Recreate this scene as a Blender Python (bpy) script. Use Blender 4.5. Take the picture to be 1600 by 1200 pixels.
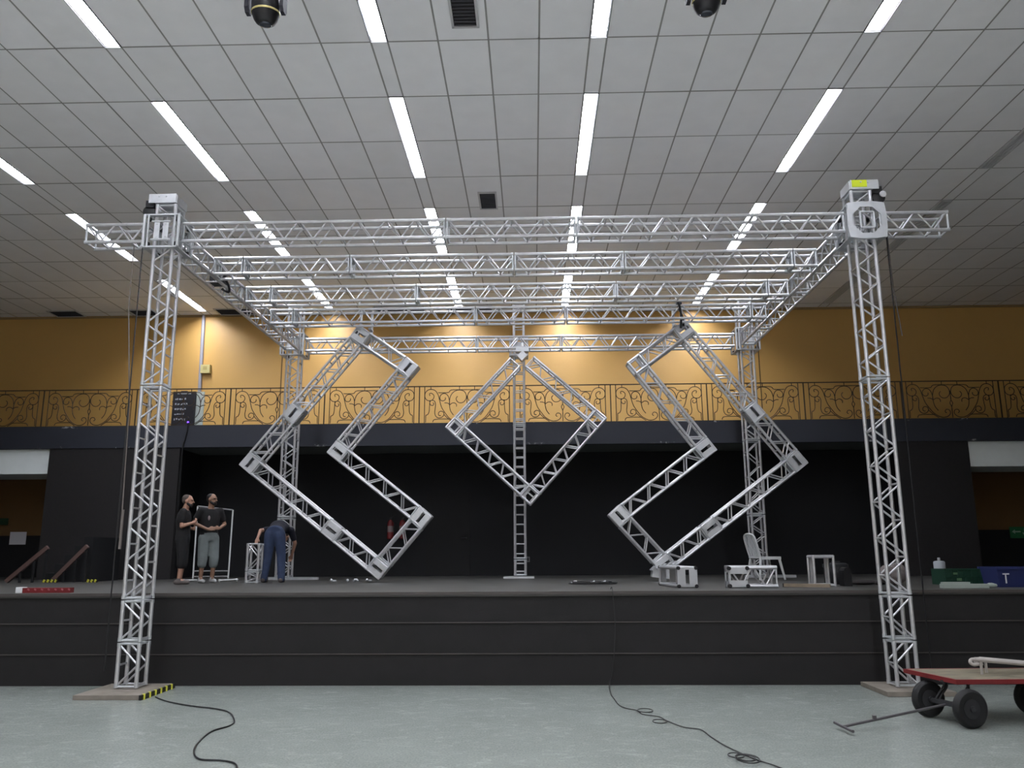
import bpy, bmesh, math, random
from math import sin, cos, pi, radians as rad, sqrt, atan2
from mathutils import Vector as V, Matrix as M
random.seed(7)
for o in list(bpy.data.objects): bpy.data.objects.remove(o)
C = bpy.context.scene
COL = C.collection

# ------------------------------------------------------------------ camera
F, PITCH, YAW, ROLL, H = 1286.0, .2039, .0245, -.0055, 1.65
fw = V((-sin(YAW)*cos(PITCH), cos(YAW)*cos(PITCH), sin(PITCH)))
rt0 = V((cos(YAW), sin(YAW), 0)); up0 = rt0.cross(fw)
rt = rt0*cos(ROLL)+up0*sin(ROLL); up = up0*cos(ROLL)-rt0*sin(ROLL)
cd = bpy.data.cameras.new('camera'); cam = bpy.data.objects.new('camera', cd); COL.objects.link(cam)
cam.matrix_world = M(((rt.x, up.x, -fw.x, 0), (rt.y, up.y, -fw.y, 0), (rt.z, up.z, -fw.z, H), (0, 0, 0, 1)))
cd.sensor_fit = 'HORIZONTAL'; cd.sensor_width = 36; cd.lens = F*36/1600; cd.clip_start = .05; cd.clip_end = 200
C.camera = cam
def ray(x, y): return rt*((x-800)/F) - up*((y-600)/F) + fw
def atY(x, y, Y):                                    # measuring tape: where a sight line meets the plane at depth Y
    d = ray(x, y); return V((0, 0, H)) + d*(Y/d.y)
def atZ(x, y, z):
    d = ray(x, y); return V((0, 0, H)) + d*((z-H)/d.z)

# ------------------------------------------------------------------ world, exposure, lamp strength
w = bpy.data.worlds.new('world'); C.world = w; w.use_nodes = True
w.node_tree.nodes['Background'].inputs[0].default_value = (.5, .55, .6, 1)
w.node_tree.nodes['Background'].inputs[1].default_value = 0.0
vs = C.view_settings; vs.view_transform = 'Standard'; vs.look = 'None'; vs.gamma = 1; vs.exposure = 0.0
vs.use_curve_mapping = False
LAMP = 69.0
STAGE_Z, STAGE_Y, BEAM_Y, BACK_Y, CEIL_Z = 1.17, 11.11, 17.6, 20.7, 7.87

# ------------------------------------------------------------------ materials
def srgb(c):
    return tuple((x/12.92 if x <= .04045 else ((x+.055)/1.055)**2.4) for x in c)
def mat(name, col, rough=.6, metal=0, noise=0, nscale=6, bump=0, bscale=40, emit=None, spec=.5, coat=0, island=0, stretch=(1, 1, 1)):
    m = bpy.data.materials.new(name); m.use_nodes = True; nt = m.node_tree; b = nt.nodes['Principled BSDF']
    b.inputs['Roughness'].default_value = rough; b.inputs['Metallic'].default_value = metal
    b.inputs['Specular IOR Level'].default_value = spec
    if coat: b.inputs['Coat Weight'].default_value = coat; b.inputs['Coat Roughness'].default_value = .25
    c = srgb(col); b.inputs['Base Color'].default_value = (*c, 1)
    tc = nt.nodes.new('ShaderNodeTexCoord'); mp = nt.nodes.new('ShaderNodeMapping'); mp.inputs['Scale'].default_value = stretch
    nt.links.new(tc.outputs['Object'], mp.inputs[0])
    if noise or island:
        n = nt.nodes.new('ShaderNodeTexNoise'); n.inputs['Scale'].default_value = nscale; n.inputs['Detail'].default_value = 6
        nt.links.new(mp.outputs[0], n.inputs['Vector'])
        mr = nt.nodes.new('ShaderNodeMapRange'); mr.inputs[1].default_value = .3; mr.inputs[2].default_value = .7
        mr.inputs[3].default_value = 1-noise; mr.inputs[4].default_value = 1+noise
        nt.links.new(n.outputs[0], mr.inputs[0]); out = mr.outputs[0]
        if island:
            g = nt.nodes.new('ShaderNodeNewGeometry'); m2 = nt.nodes.new('ShaderNodeMapRange')
            m2.inputs[3].default_value = 1-island; m2.inputs[4].default_value = 1+island
            nt.links.new(g.outputs['Random Per Island'], m2.inputs[0])
            mm = nt.nodes.new('ShaderNodeMath'); mm.operation = 'MULTIPLY'
            nt.links.new(out, mm.inputs[0]); nt.links.new(m2.outputs[0], mm.inputs[1]); out = mm.outputs[0]
        vm = nt.nodes.new('ShaderNodeVectorMath'); vm.operation = 'SCALE'; vm.inputs[0].default_value = c
        nt.links.new(out, vm.inputs['Scale']); nt.links.new(vm.outputs[0], b.inputs['Base Color'])
    if bump:
        n = nt.nodes.new('ShaderNodeTexNoise'); n.inputs['Scale'].default_value = bscale; nt.links.new(mp.outputs[0], n.inputs['Vector'])
        bp = nt.nodes.new('ShaderNodeBump'); bp.inputs['Strength'].default_value = bump; bp.inputs['Distance'].default_value = .01
        nt.links.new(n.outputs[0], bp.inputs['Height']); nt.links.new(bp.outputs[0], b.inputs['Normal'])
    if emit: b.inputs['Emission Color'].default_value = (*srgb(col), 1); b.inputs['Emission Strength'].default_value = emit
    return m
ALU = mat('brushed_aluminium', (.78, .78, .79), .34, .6, noise=.08, nscale=14)
ALUP = mat('aluminium_plate', (.77, .78, .79), .42, .5, noise=.07, nscale=9)
ALUD = mat('dull_steel', (.5, .51, .52), .5, .7, noise=.1)
BLK = mat('black_metal', (.10, .10, .11), .45, .1)
RUB = mat('black_rubber', (.085, .085, .09), .7, noise=.2, nscale=20)
TILE = mat('ceiling_panel', (.955, .955, .955), .8, noise=.02, nscale=3, island=.03)
GAP = mat('ceiling_gap', (.62, .62, .60), .9)
def floor_mat():
    m = mat('polished_granilite', (.54, .565, .54), .28, noise=.07, nscale=1.3)
    nt = m.node_tree; b = nt.nodes['Principled BSDF']
    src = b.inputs['Base Color'].links[0].from_socket
    n = nt.nodes.new('ShaderNodeTexNoise'); n.inputs['Scale'].default_value = 55; n.inputs['Detail'].default_value = 3
    tc = nt.nodes['Texture Coordinate']; nt.links.new(tc.outputs['Object'], n.inputs['Vector'])
    mr = nt.nodes.new('ShaderNodeMapRange'); mr.inputs[1].default_value = .35; mr.inputs[2].default_value = .65; mr.inputs[3].default_value = .86; mr.inputs[4].default_value = 1.13
    nt.links.new(n.outputs[0], mr.inputs[0])
    # faint scuffs
    n2 = nt.nodes.new('ShaderNodeTexNoise'); n2.inputs['Scale'].default_value = 7; n2.inputs['Detail'].default_value = 8; n2.inputs['Distortion'].default_value = 1.5
    mp = nt.nodes.new('ShaderNodeMapping'); mp.inputs['Scale'].default_value = (.8, 1.1, 1); nt.links.new(tc.outputs['Object'], mp.inputs[0]); nt.links.new(mp.outputs[0], n2.inputs['Vector'])
    m3 = nt.nodes.new('ShaderNodeMapRange'); m3.inputs[1].default_value = .55; m3.inputs[2].default_value = .75; m3.inputs[3].default_value = 1; m3.inputs[4].default_value = 1.2
    nt.links.new(n2.outputs[0], m3.inputs[0])
    mm = nt.nodes.new('ShaderNodeMath'); mm.operation = 'MULTIPLY'; nt.links.new(mr.outputs[0], mm.inputs[0]); nt.links.new(m3.outputs[0], mm.inputs[1])
    vm = nt.nodes.new('ShaderNodeVectorMath'); vm.operation = 'SCALE'; nt.links.new(src, vm.inputs[0]); nt.links.new(mm.outputs[0], vm.inputs['Scale'])
    nt.links.new(vm.outputs[0], b.inputs['Base Color'])
    m4 = nt.nodes.new('ShaderNodeMapRange'); m4.inputs[1].default_value = .3; m4.inputs[2].default_value = .7; m4.inputs[3].default_value = .19; m4.inputs[4].default_value = .27
    nt.links.new(n2.outputs[0], m4.inputs[0]); nt.links.new(m4.outputs[0], b.inputs['Roughness'])
    return m
FLOOR = floor_mat()
OCHRE = mat('ochre_paint', (.83, .66, .38), .42, noise=.03, nscale=.8, bump=.03, bscale=8)
CREAM = mat('cream_paint', (.80, .76, .66), .7)
BROWN = mat('dark_brown_carpet_wall', (.115, .107, .11), .85, noise=.12, nscale=30)
STAGEF = mat('dark_brown_carpet', (.10, .092, .092), .85, noise=.12, nscale=5, bump=.1, bscale=60)
STAGET = mat('worn_stage_boards', (.25, .247, .235), .45, noise=.2, nscale=1.6, stretch=(1, 1.2, 1))
NAVY = None
def beam_mat():
    m = mat('navy_painted_beam', (.14, .155, .195), .6, noise=.05, nscale=3)
    nt = m.node_tree; b = nt.nodes['Principled BSDF']; src = b.inputs['Base Color'].links[0].from_socket
    tc = nt.nodes['Texture Coordinate']; sp = nt.nodes.new('ShaderNodeSeparateXYZ'); nt.links.new(tc.outputs['Object'], sp.inputs[0])
    ab = nt.nodes.new('ShaderNodeMath'); ab.operation = 'ABSOLUTE'; nt.links.new(sp.outputs[2], ab.inputs[0])
    e = nt.nodes.new('ShaderNodeMapRange'); e.inputs[1].default_value = .19; e.inputs[2].default_value = .24; nt.links.new(ab.outputs[0], e.inputs[0])
    n = nt.nodes.new('ShaderNodeTexNoise'); n.inputs['Scale'].default_value = 2.2; n.inputs['Detail'].default_value = 7; n.inputs['Roughness'].default_value = .75; nt.links.new(tc.outputs['Object'], n.inputs['Vector'])
    t = nt.nodes.new('ShaderNodeMapRange'); t.inputs[1].default_value = .60; t.inputs[2].default_value = .63; nt.links.new(n.outputs[0], t.inputs[0])
    mu = nt.nodes.new('ShaderNodeMath'); mu.operation = 'MULTIPLY'; nt.links.new(e.outputs[0], mu.inputs[0]); nt.links.new(t.outputs[0], mu.inputs[1])
    mx = nt.nodes.new('ShaderNodeMixRGB'); nt.links.new(mu.outputs[0], mx.inputs[0]); nt.links.new(src, mx.inputs[1]); mx.inputs[2].default_value = (.5, .5, .5, 1)
    nt.links.new(mx.outputs[0], b.inputs['Base Color']); return m
NAVY = beam_mat()
BLACKW = mat('black_painted_wall', (.045, .05, .065), .8, noise=.1, nscale=2)
BLACKD = mat('black_door_paint', (.045, .045, .05), .8)
WHITE = mat('white_paint', (.90, .93, .93), .6, noise=.02)
GREYG = mat('grey_soffit_paint', (.36, .38, .37), .8)
IRON = mat('brown_wrought_iron', (.22, .16, .09), .5, .3)
RECESS = .085
LAMPF = mat('lamp_trough', (.35, .35, .36), .5)
GLOW = mat('lamp_diffuser', (.95, .96, 1.0), .5, emit=LAMP)
VENT = mat('dark_grille', (.20, .20, .22), .6)
VENTF = mat('grey_grille_frame', (.78, .78, .78), .6)
WOODS = mat('scuffed_plywood', (.50, .47, .43), .7, noise=.2, nscale=5)
YEL = mat('yellow_tape', (.75, .74, .25), .5)
SKIN = mat('skin', (.66, .50, .42), .55)
SKIN2 = mat('skin_darker', (.55, .42, .34), .55)
HAIR = mat('dark_hair', (.10, .085, .08), .7, noise=.2, nscale=60)
TEEB = mat('black_cotton', (.09, .085, .09), .9)
SHORTG = mat('grey_cotton', (.47, .50, .50), .9, noise=.08, nscale=12)
JEAN = mat('blue_denim', (.19, .24, .35), .85, noise=.16, nscale=14)
SHOEG = mat('grey_shoe', (.36, .33, .32), .8)
SHOEW = mat('pale_shoe', (.7, .7, .7), .7)
PLW = mat('white_plastic', (.85, .86, .86), .4)
RED = mat('red_paint', (.44, .11, .12), .5, noise=.15, nscale=10)
GREEN = mat('dark_green_plastic', (.07, .22, .16), .5)
BLUE = mat('dark_blue_plastic', (.13, .17, .36), .5)
STEELT = mat('grey_gas_bottle', (.62, .64, .66), .5)
WOODR = mat('brown_varnished_rail', (.36, .28, .26), .5)

# ------------------------------------------------------------------ mesh builder
class MB:
    def __init__(s, T=None): s.v = []; s.f = []; s.m = []; s.mi = 0; s.T = T
    def add(s, vs, fs):
        b = len(s.v)
        s.v += [(s.T @ V(p)) if s.T else V(p) for p in vs]
        s.f += [tuple(b+i for i in f) for f in fs]; s.m += [s.mi]*len(fs)
    def box(s, c, d, R=None):
        c = V(c); q = []
        for z in (-.5, .5):
            for x, y in ((-.5, -.5), (.5, -.5), (.5, .5), (-.5, .5)):
                p = V((x*d[0], y*d[1], z*d[2])); q.append(c+(R @ p if R else p))
        s.add(q, [(3, 2, 1, 0), (4, 5, 6, 7), (0, 1, 5, 4), (1, 2, 6, 5), (2, 3, 7, 6), (3, 0, 4, 7)])
    def tube(s, a, b, r, n=8, r2=None, cap=True):
        a = V(a); b = V(b); r2 = r if r2 is None else r2; d = (b-a)
        if d.length < 1e-6: return
        d.normalize(); u = d.orthogonal().normalized(); w_ = d.cross(u); q = []
        for p, rr in ((a, r), (b, r2)):
            for i in range(n): t = 2*pi*i/n; q.append(p+(u*cos(t)+w_*sin(t))*rr)
        fs = [(i, (i+1) % n, n+(i+1) % n, n+i) for i in range(n)]
        if cap: fs += [tuple(range(n-1, -1, -1)), tuple(range(n, 2*n))]
        s.add(q, fs)
    def path(s, pts, r, n=6, closed=False):
        pts = [V(p) for p in pts]; N = len(pts); q = []; prev = None
        for i, p in enumerate(pts):
            a = pts[(i-1) % N] if (i or closed) else p; b = pts[(i+1) % N] if (i < N-1 or closed) else p
            d = (b-a).normalized()
            u = d.orthogonal().normalized() if prev is None else (prev-d*prev.dot(d)).normalized()
            prev = u; w_ = d.cross(u)
            for k in range(n): t = 2*pi*k/n; q.append(p+(u*cos(t)+w_*sin(t))*r)
        fs = []
        for i in range(N if closed else N-1):
            j = (i+1) % N
            fs += [(i*n+k, i*n+(k+1) % n, j*n+(k+1) % n, j*n+k) for k in range(n)]
        if not closed: fs += [tuple(range(n-1, -1, -1)), tuple((N-1)*n+k for k in range(n))]
        s.add(q, fs)
    def lathe(s, prof, c, ax=(0, 0, 1), n=20):
        c = V(c); d = V(ax).normalized(); u = d.orthogonal().normalized(); w_ = d.cross(u); q = []
        for r, h in prof:
            for k in range(n): t = 2*pi*k/n; q.append(c+d*h+(u*cos(t)+w_*sin(t))*max(r, 1e-4))
        fs = []
        for i in range(len(prof)-1): fs += [(i*n+k, i*n+(k+1) % n, (i+1)*n+(k+1) % n, (i+1)*n+k) for k in range(n)]
        fs += [tuple(range(n-1, -1, -1)), tuple((len(prof)-1)*n+k for k in range(n))]
        s.add(q, fs)
    def prism(s, poly, a, b):                       # poly: list of points, extruded by the vector b-a
        o = V(b)-V(a); n = len(poly); q = [V(p)+V(a) for p in poly]; q += [p+o for p in q]
        s.add(q, [tuple(range(n-1, -1, -1)), tuple(range(n, 2*n))]+[(i, (i+1) % n, n+(i+1) % n, n+i) for i in range(n)])
    def ell(s, c, r, R=None, n=14):
        c = V(c); q = []; h = n//2
        for i in range(h+1):
            th = pi*i/h
            for k in range(n):
                t = 2*pi*k/n; p = V((r[0]*max(sin(th), 1e-3)*cos(t), r[1]*max(sin(th), 1e-3)*sin(t), r[2]*cos(th))); q.append(c+(R @ p if R else p))
        fs = [(i*n+k, (i+1)*n+k, (i+1)*n+(k+1) % n, i*n+(k+1) % n) for i in range(h) for k in range(n)]
        fs += [tuple(range(n)), tuple(h*n+k for k in range(n-1, -1, -1))]
        s.add(q, fs)
    def cap(s, a, b, ra, rb, n=12):                 # tapered limb with round ends
        a = V(a); b = V(b); d = b-a; L = d.length; prof = []
        for i in range(5): t = pi/2*i/4; prof.append((ra*sin(t), -ra*cos(t)))
        for i in range(5): t = pi/2*i/4; prof.append((rb*cos(t), L+rb*sin(t)))
        s.lathe(prof, a, d if L > 1e-6 else (0, 0, 1), n)
    def loft(s, rings, n=18):                       # rings: (centre, rx vector, ry vector)
        q = []
        for c, a, b in rings:
            for k in range(n): t = 2*pi*k/n; q.append(V(c)+V(a)*cos(t)+V(b)*sin(t))
        fs = []
        for i in range(len(rings)-1): fs += [(i*n+k, i*n+(k+1) % n, (i+1)*n+(k+1) % n, (i+1)*n+k) for k in range(n)]
        fs += [tuple(range(n-1, -1, -1)), tuple((len(rings)-1)*n+k for k in range(n))]
        s.add(q, fs)

ROOTPOS = {}
def tag(o, label=None, cat=None, group=None, kind=None):
    if label: o['label'] = label
    if cat: o['category'] = cat
    if group: o['group'] = group
    if kind: o['kind'] = kind
    return o
def thing(name, label, cat, loc, group=None):
    o = bpy.data.objects.new(name, None); COL.objects.link(o); o.location = loc; o.empty_display_size = .2
    ROOTPOS[o.name] = V(loc); return tag(o, label, cat, group)
def obj(name, mb, mats, parent=None, loc=None, smooth=True, label=None, ang=35):
    off = ROOTPOS[parent.name] if parent else V(loc or (0, 0, 0))
    me = bpy.data.meshes.new(name); me.from_pydata([p-off for p in mb.v], [], mb.f)
    for m in (mats if isinstance(mats, (list, tuple)) else [mats]): me.materials.append(m)
    me.polygons.foreach_set('material_index', mb.m)
    bm = bmesh.new(); bm.from_mesh(me); bmesh.ops.recalc_face_normals(bm, faces=bm.faces); bm.to_mesh(me); bm.free()
    if smooth:
        me.polygons.foreach_set('use_smooth', [True]*len(me.polygons)); me.set_sharp_from_angle(angle=rad(ang))
    o = bpy.data.objects.new(name, me); COL.objects.link(o)
    if parent: o.parent = parent
    else: o.location = off
    ROOTPOS[o.name] = off
    if label: o['label'] = label
    return o
def struct(name, mb, m, loc=(0, 0, 0), **k):
    return tag(obj(name, mb, m, None, loc, **k), kind='structure')
def copy_tree(o, parent=None):
    c = o.copy(); COL.objects.link(c); c.parent = parent
    for ch in list(o.children): copy_tree(ch, c)
    return c
def smooth_pts(P, k=8, closed=False):
    P = [V(p) for p in P]; out = []; N = len(P)
    rng = range(N if closed else N-1)
    for i in rng:
        g = (lambda j: P[j % N]) if closed else (lambda j: P[min(max(j, 0), N-1)])
        a, b, c, d = g(i-1), g(i), g(i+1), g(i+2)
        for t in range(k):
            t /= k; out.append(.5*((2*b)+(c-a)*t+(2*a-5*b+4*c-d)*t*t+(3*b-a-3*c+d)*t**3))
    if not closed: out.append(P[-1])
    return out
def plain_box(x0, x1, y0, y1, z0, z1):
    b = MB(); b.box(((x0+x1)/2, (y0+y1)/2, (z0+z1)/2), (x1-x0, y1-y0, z1-z0)); return b

# ------------------------------------------------------------------ the hall
XW0, XW1, YF = -17.0, 15.0, -10.0
struct('floor', plain_box(XW0, XW1, 5.0, STAGE_Y+.3, -.1, 0), FLOOR)
struct('floor', plain_box(XW0, XW1, YF, 5.0, -.1, 0), mat('unseen_bounce_floor', (.86, .86, .85), .5))  # unseen floor behind the camera, made pale to bounce light onto the ceiling
struct('wall_left', plain_box(XW0-.2, XW0, YF, BACK_Y+.2, -.1, CEIL_Z+.2), mat('brown_side_wall', (.35, .27, .18), .7))  # unseen side walls, coloured dark to cut bounced light at the sides
struct('wall_right', plain_box(XW1, XW1+.2, YF, BACK_Y+.2, -.1, CEIL_Z+.2), mat('brown_side_wall', (.35, .27, .18), .7))  # dark for the same reason: less fill light on the far right
struct('wall_front', plain_box(XW0-.2, XW1+.2, YF-.2, YF, -.1, CEIL_Z+.2), CREAM)
# ceiling: 0.625 x 1.25 m panels, narrow strips that carry the lamps
LX = [-8.515, -5.18, -1.845, .865, 4.20, 7.535]              # lamp strips (the last one carries air diffusers)
SW = .21
def xlines():
    iv = [];
    # panels between strips
    x = LX[0]-SW/2
    k = 0
    while x > XW0: 
        iv.append((max(x-.625, XW0), x, 'p')); x -= .625
    for i, c in enumerate(LX):
        iv.append((c-SW/2, c+SW/2, 's%d' % i))
        if i < len(LX)-1:
            n = round((LX[i+1]-c-SW)/.625)
            for j in range(n): iv.append((c+SW/2+.625*j, c+SW/2+.625*(j+1), 'p'))
    x = LX[-1]+SW/2
    while x < XW1: iv.append((x, min(x+.625, XW1), 'p')); x += .625
    return sorted(iv)
GY0 = 9.08
ylines = []
k = -20
while GY0+1.25*k < BACK_Y:
    a, b_ = GY0+1.25*k, GY0+1.25*(k+1)
    if b_ > YF: ylines.append((max(a, YF), min(b_, BACK_Y), k))
    k += 1
cb = MB(); g = .011
for (x0, x1, kd) in xlines():
    for (y0, y1, k) in ylines:
        if kd[0] == 's' and (k-1) % 3 != 2: continue          # the lamp or diffuser fills two panels out of three
        if kd == 'p' and abs(x0+.98) < .2 and k in (-1, 4): pass
        z = CEIL_Z+random.uniform(0, .004)
        cb.add([(x0+g, y0+g, z), (x1-g, y0+g, z), (x1-g, y1-g, z), (x0+g, y1-g, z)], [(3, 2, 1, 0)])
cb.mi = 1
for (x0, x1, kd) in xlines():
    cb.box((x0, (YF+BACK_Y)/2, CEIL_Z+.012), (.03, BACK_Y-YF, .008))
for (y0, y1, k) in ylines:
    for (x0, x1, kd) in xlines():
        if kd[0] == 's' and (k-1) % 3 == 1: continue
        cb.box(((x0+x1)/2, y0, CEIL_Z+.012), (x1-x0, .03, .008))
cb.box(((XW0+XW1)/2, (YF+BACK_Y)/2, CEIL_Z+.19), (XW1-XW0, BACK_Y-YF, .16))
struct('ceiling', cb, [TILE, GAP], smooth=False)

# lamps: one fixture, copied
def make_lamp():
    t = thing('ceiling_light', 'x', 'ceiling light', (0, 0, CEIL_Z))
    f = MB(); L = 2.496; D = RECESS
    for sx in (-1, 1): f.box((sx*.1025, 0, CEIL_Z+D/2+.006), (.007, L, D+.028))
    for sy in (-1, 1): f.box((0, sy*(L/2-.003), CEIL_Z+D/2+.006), (.2, .005, D+.028)); f.box((0, 0, CEIL_Z+D+.018), (.212, L, .004))
    obj('lamp_frame', f, LAMPF, t, smooth=False)
    d = MB(); d.box((0, 0, CEIL_Z+D+.008), (.196, L-.012, .008))
    obj('diffuser', d, GLOW, t)
    return t
lamp0 = None
rown = ['far left row', 'second row from the left', 'third row from the left', 'fourth row from the left', 'rightmost row']
posn = {0: 'nearest to the back wall', 1: 'second from the back wall', 2: 'third from the back wall', 3: 'at the top edge'}
for i in range(5):
    for j in range(8):
        yc = 19.08-3.75*j
        if yc < YF+1.3: continue
        if lamp0 is None: o = lamp0 = make_lamp()
        else: o = copy_tree(lamp0)
        o.location = (LX[i], yc, CEIL_Z)
        o['label'] = 'glowing strip light in the ceiling, %s, %s' % (rown[i], posn.get(j)) if j < 4 else 'strip light over the hall behind the viewer, %s, %s' % (rown[i], ['', '', '', '', 'first', 'second', 'third', 'last'][j])
        o['group'] = 'strip lights in the ceiling' if j < 4 else 'strip lights behind the viewer'
# air diffusers in the sixth strip
def make_diff():
    t = thing('air_diffuser', 'x', 'ceiling vent', (0, 0, CEIL_Z)); f = MB(); L = 2.46
    for sx in (-1, 1): f.box((sx*.092, 0, CEIL_Z-.004), (.014, L, .03))
    for sy in (-1, 1): f.box((0, sy*(L/2-.007), CEIL_Z-.004), (.2, .014, .03))
    obj('vent_frame', f, VENTF, t, smooth=False)
    s_ = MB()
    for k in range(4): s_.box((-.066+.044*k, 0, CEIL_Z-.002), (.031, L-.03, .012))
    obj('louvre', s_, VENTF, t, smooth=False)
    b = MB(); b.box((0, 0, CEIL_Z+.022), (.19, L-.02, .006)); obj('backing', b, mat('vent_backing', (.3, .3, .3), .8), t, smooth=False)
    return t
d0 = None
for j in range(4):
    o = make_diff() if d0 is None else copy_tree(d0); d0 = d0 or o
    o.location = (LX[5], 19.08-3.75*j, CEIL_Z)
    o['label'] = 'dark slotted air diffuser in the ceiling at right, %s' % ['nearest the back wall', 'second from the back wall', 'the one above the right truss end', 'at the right edge of the photo'][j]
    o['group'] = 'slotted air diffusers'
def vent(x0, x1, y0, y1, label):
    t = thing('ceiling_vent', label, 'ceiling vent', ((x0+x1)/2, (y0+y1)/2, CEIL_Z)); f = MB()
    for x in (x0, x1): f.box((x, (y0+y1)/2, CEIL_Z-.012), (.03, y1-y0+.03, .024))
    for y in (y0, y1): f.box(((x0+x1)/2, y, CEIL_Z-.012), (x1-x0+.03, .03, .024))
    obj('vent_frame', f, VENTF, t, smooth=False)
    s_ = MB(); n = max(4, int((y1-y0)/.06))
    for k in range(n):
        s_.box(((x0+x1)/2, y0+(y1-y0)*(k+.5)/n, CEIL_Z-.010), (x1-x0-.03, .008, .016), M.Rotation(.6, 3, 'X'))
    obj('louvre', s_, VENT, t, smooth=False)
    b = MB(); b.box(((x0+x1)/2, (y0+y1)/2, CEIL_Z-.002), (x1-x0, y1-y0, .003)); obj('backing', b, BLK, t, smooth=False)
vent(-.90, -.60, 8.05, 8.80, 'dark rectangular ceiling grille at the top edge, left of centre')
vent(-.90, -.60, 13.44, 14.12, 'small dark ceiling grille just above the front truss beam')
for (x0, x1, nm) in ((-12.5, -11.75, 'leftmost'), (-10.4, -9.75, 'second from left'), (-8.15, -7.25, 'third from left'),
                     (-4.0, -2.75, 'fourth from left'), (-2.15, -1.0, 'rightmost')):
    vent(x0, x1, 20.12, 20.62, 'dark grille in the ceiling along the back wall, '+nm)

# back wall (above the balcony) with trims
struct('wall_back', plain_box(XW0, XW1, BACK_Y, BACK_Y+.2, 3.97, CEIL_Z+.2), OCHRE)
for n, (px_, c) in enumerate(((440, .035), (1187, .035))):
    X = atY(px_, 580, BACK_Y).x
    struct('trim_%d' % (n+1), plain_box(X-.012, X+.012, BACK_Y-.012, BACK_Y, 4.4, CEIL_Z), mat('seam', (.42, .33, .19), .6), smooth=False)
struct('trim_3', plain_box(XW0, XW1, BACK_Y-.05, BACK_Y, CEIL_Z-.05, CEIL_Z), mat('cornice', (.62, .52, .35), .7), smooth=False)
# balcony slab and its painted edge beam
struct('balcony_floor', plain_box(XW0, XW1, BEAM_Y+.15, BACK_Y, 4.0, 4.2), GREYG)
struct('balcony_edge_beam', plain_box(XW0, XW1, BEAM_Y, BEAM_Y+.15, 3.96, 4.44), NAVY, loc=(0, 0, 4.20))
# proscenium walls, stage recess
OL, OR, PL, PR = -7.66, 7.75, -10.53, 9.25
struct('wall_stage_left', plain_box(PL, OL, BEAM_Y+.02, BEAM_Y+.2, STAGE_Z, 3.96), BROWN)
struct('wall_stage_right', plain_box(OR, PR, BEAM_Y+.02, BEAM_Y+.2, STAGE_Z, 3.96), BROWN)
struct('wall_recess_back', plain_box(PL, PR, 19.3, 19.45, STAGE_Z, 3.99), BLACKW)
struct('wall_recess_left', plain_box(OL-.3, OL-.2, BEAM_Y+.2, 19.3, STAGE_Z, 3.99), BLACKW)
struct('wall_recess_right', plain_box(OR+.2, OR+.3, BEAM_Y+.2, 19.3, STAGE_Z, 3.99), BLACKW)
a = atY(667, 770, 19.28); b_ = atY(735, 770, 19.28)
d1 = struct('door_1', plain_box(a.x, b_.x, 19.27, 19.3, STAGE_Z, a.z), BLACKD)
kb = MB(); kb.tube((b_.x-.09, 19.27, STAGE_Z+.85), (b_.x-.09, 19.2, STAGE_Z+.85), .02); kb.tube((b_.x-.09, 19.2, STAGE_Z+.85), (b_.x-.2, 19.2, STAGE_Z+.85), .012)
obj('door_handle', kb, BLK, d1)
# passages at both sides
for nm, x0, x1 in (('left', XW0, PL), ('right', PR, XW1)):
    struct('wall_passage_%s' % nm, plain_box(x0, x1, 19.9, 20.0, STAGE_Z, 3.99), mat('passage_ochre_'+nm, (.42, .31, .17), .7))
    struct('lintel_%s' % nm, plain_box(x0, x1, 17.70, 19.0, 3.42, 3.955), [WHITE])
    # dado: dark lower part
    struct('trim_dado_%s' % nm, plain_box(x0, x1, 19.86, 19.9, STAGE_Z, 2.15), BLACKW)
# stage
fm = MB()
fm.box(((XW0+XW1)/2, (STAGE_Y+20.7)/2, STAGE_Z-.03), (XW1-XW0, 20.7-STAGE_Y, .06))
struct('stage_floor', fm, STAGET)
for i, (z0, z1) in enumerate(((0, .385), (.395, .775), (.785, 1.135))):
    struct('stage_front_panel', plain_box(XW0, XW1, STAGE_Y+.02, STAGE_Y+.06, z0, z1), STAGEF)
tb = MB()
for z in (.39, .78): tb.box(((XW0+XW1)/2, STAGE_Y+.03, z), (XW1-XW0, .05, .012))
tb.box(((XW0+XW1)/2, STAGE_Y+.01, 1.15), (XW1-XW0, .05, .035))
struct('trim_4', tb, mat('stage_nosing', (.27, .25, .24), .6), smooth=False)
struct('wall_under_stage', plain_box(XW0, XW1, STAGE_Y+.06, STAGE_Y+.1, 0, 1.1), BLACKW)

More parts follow.
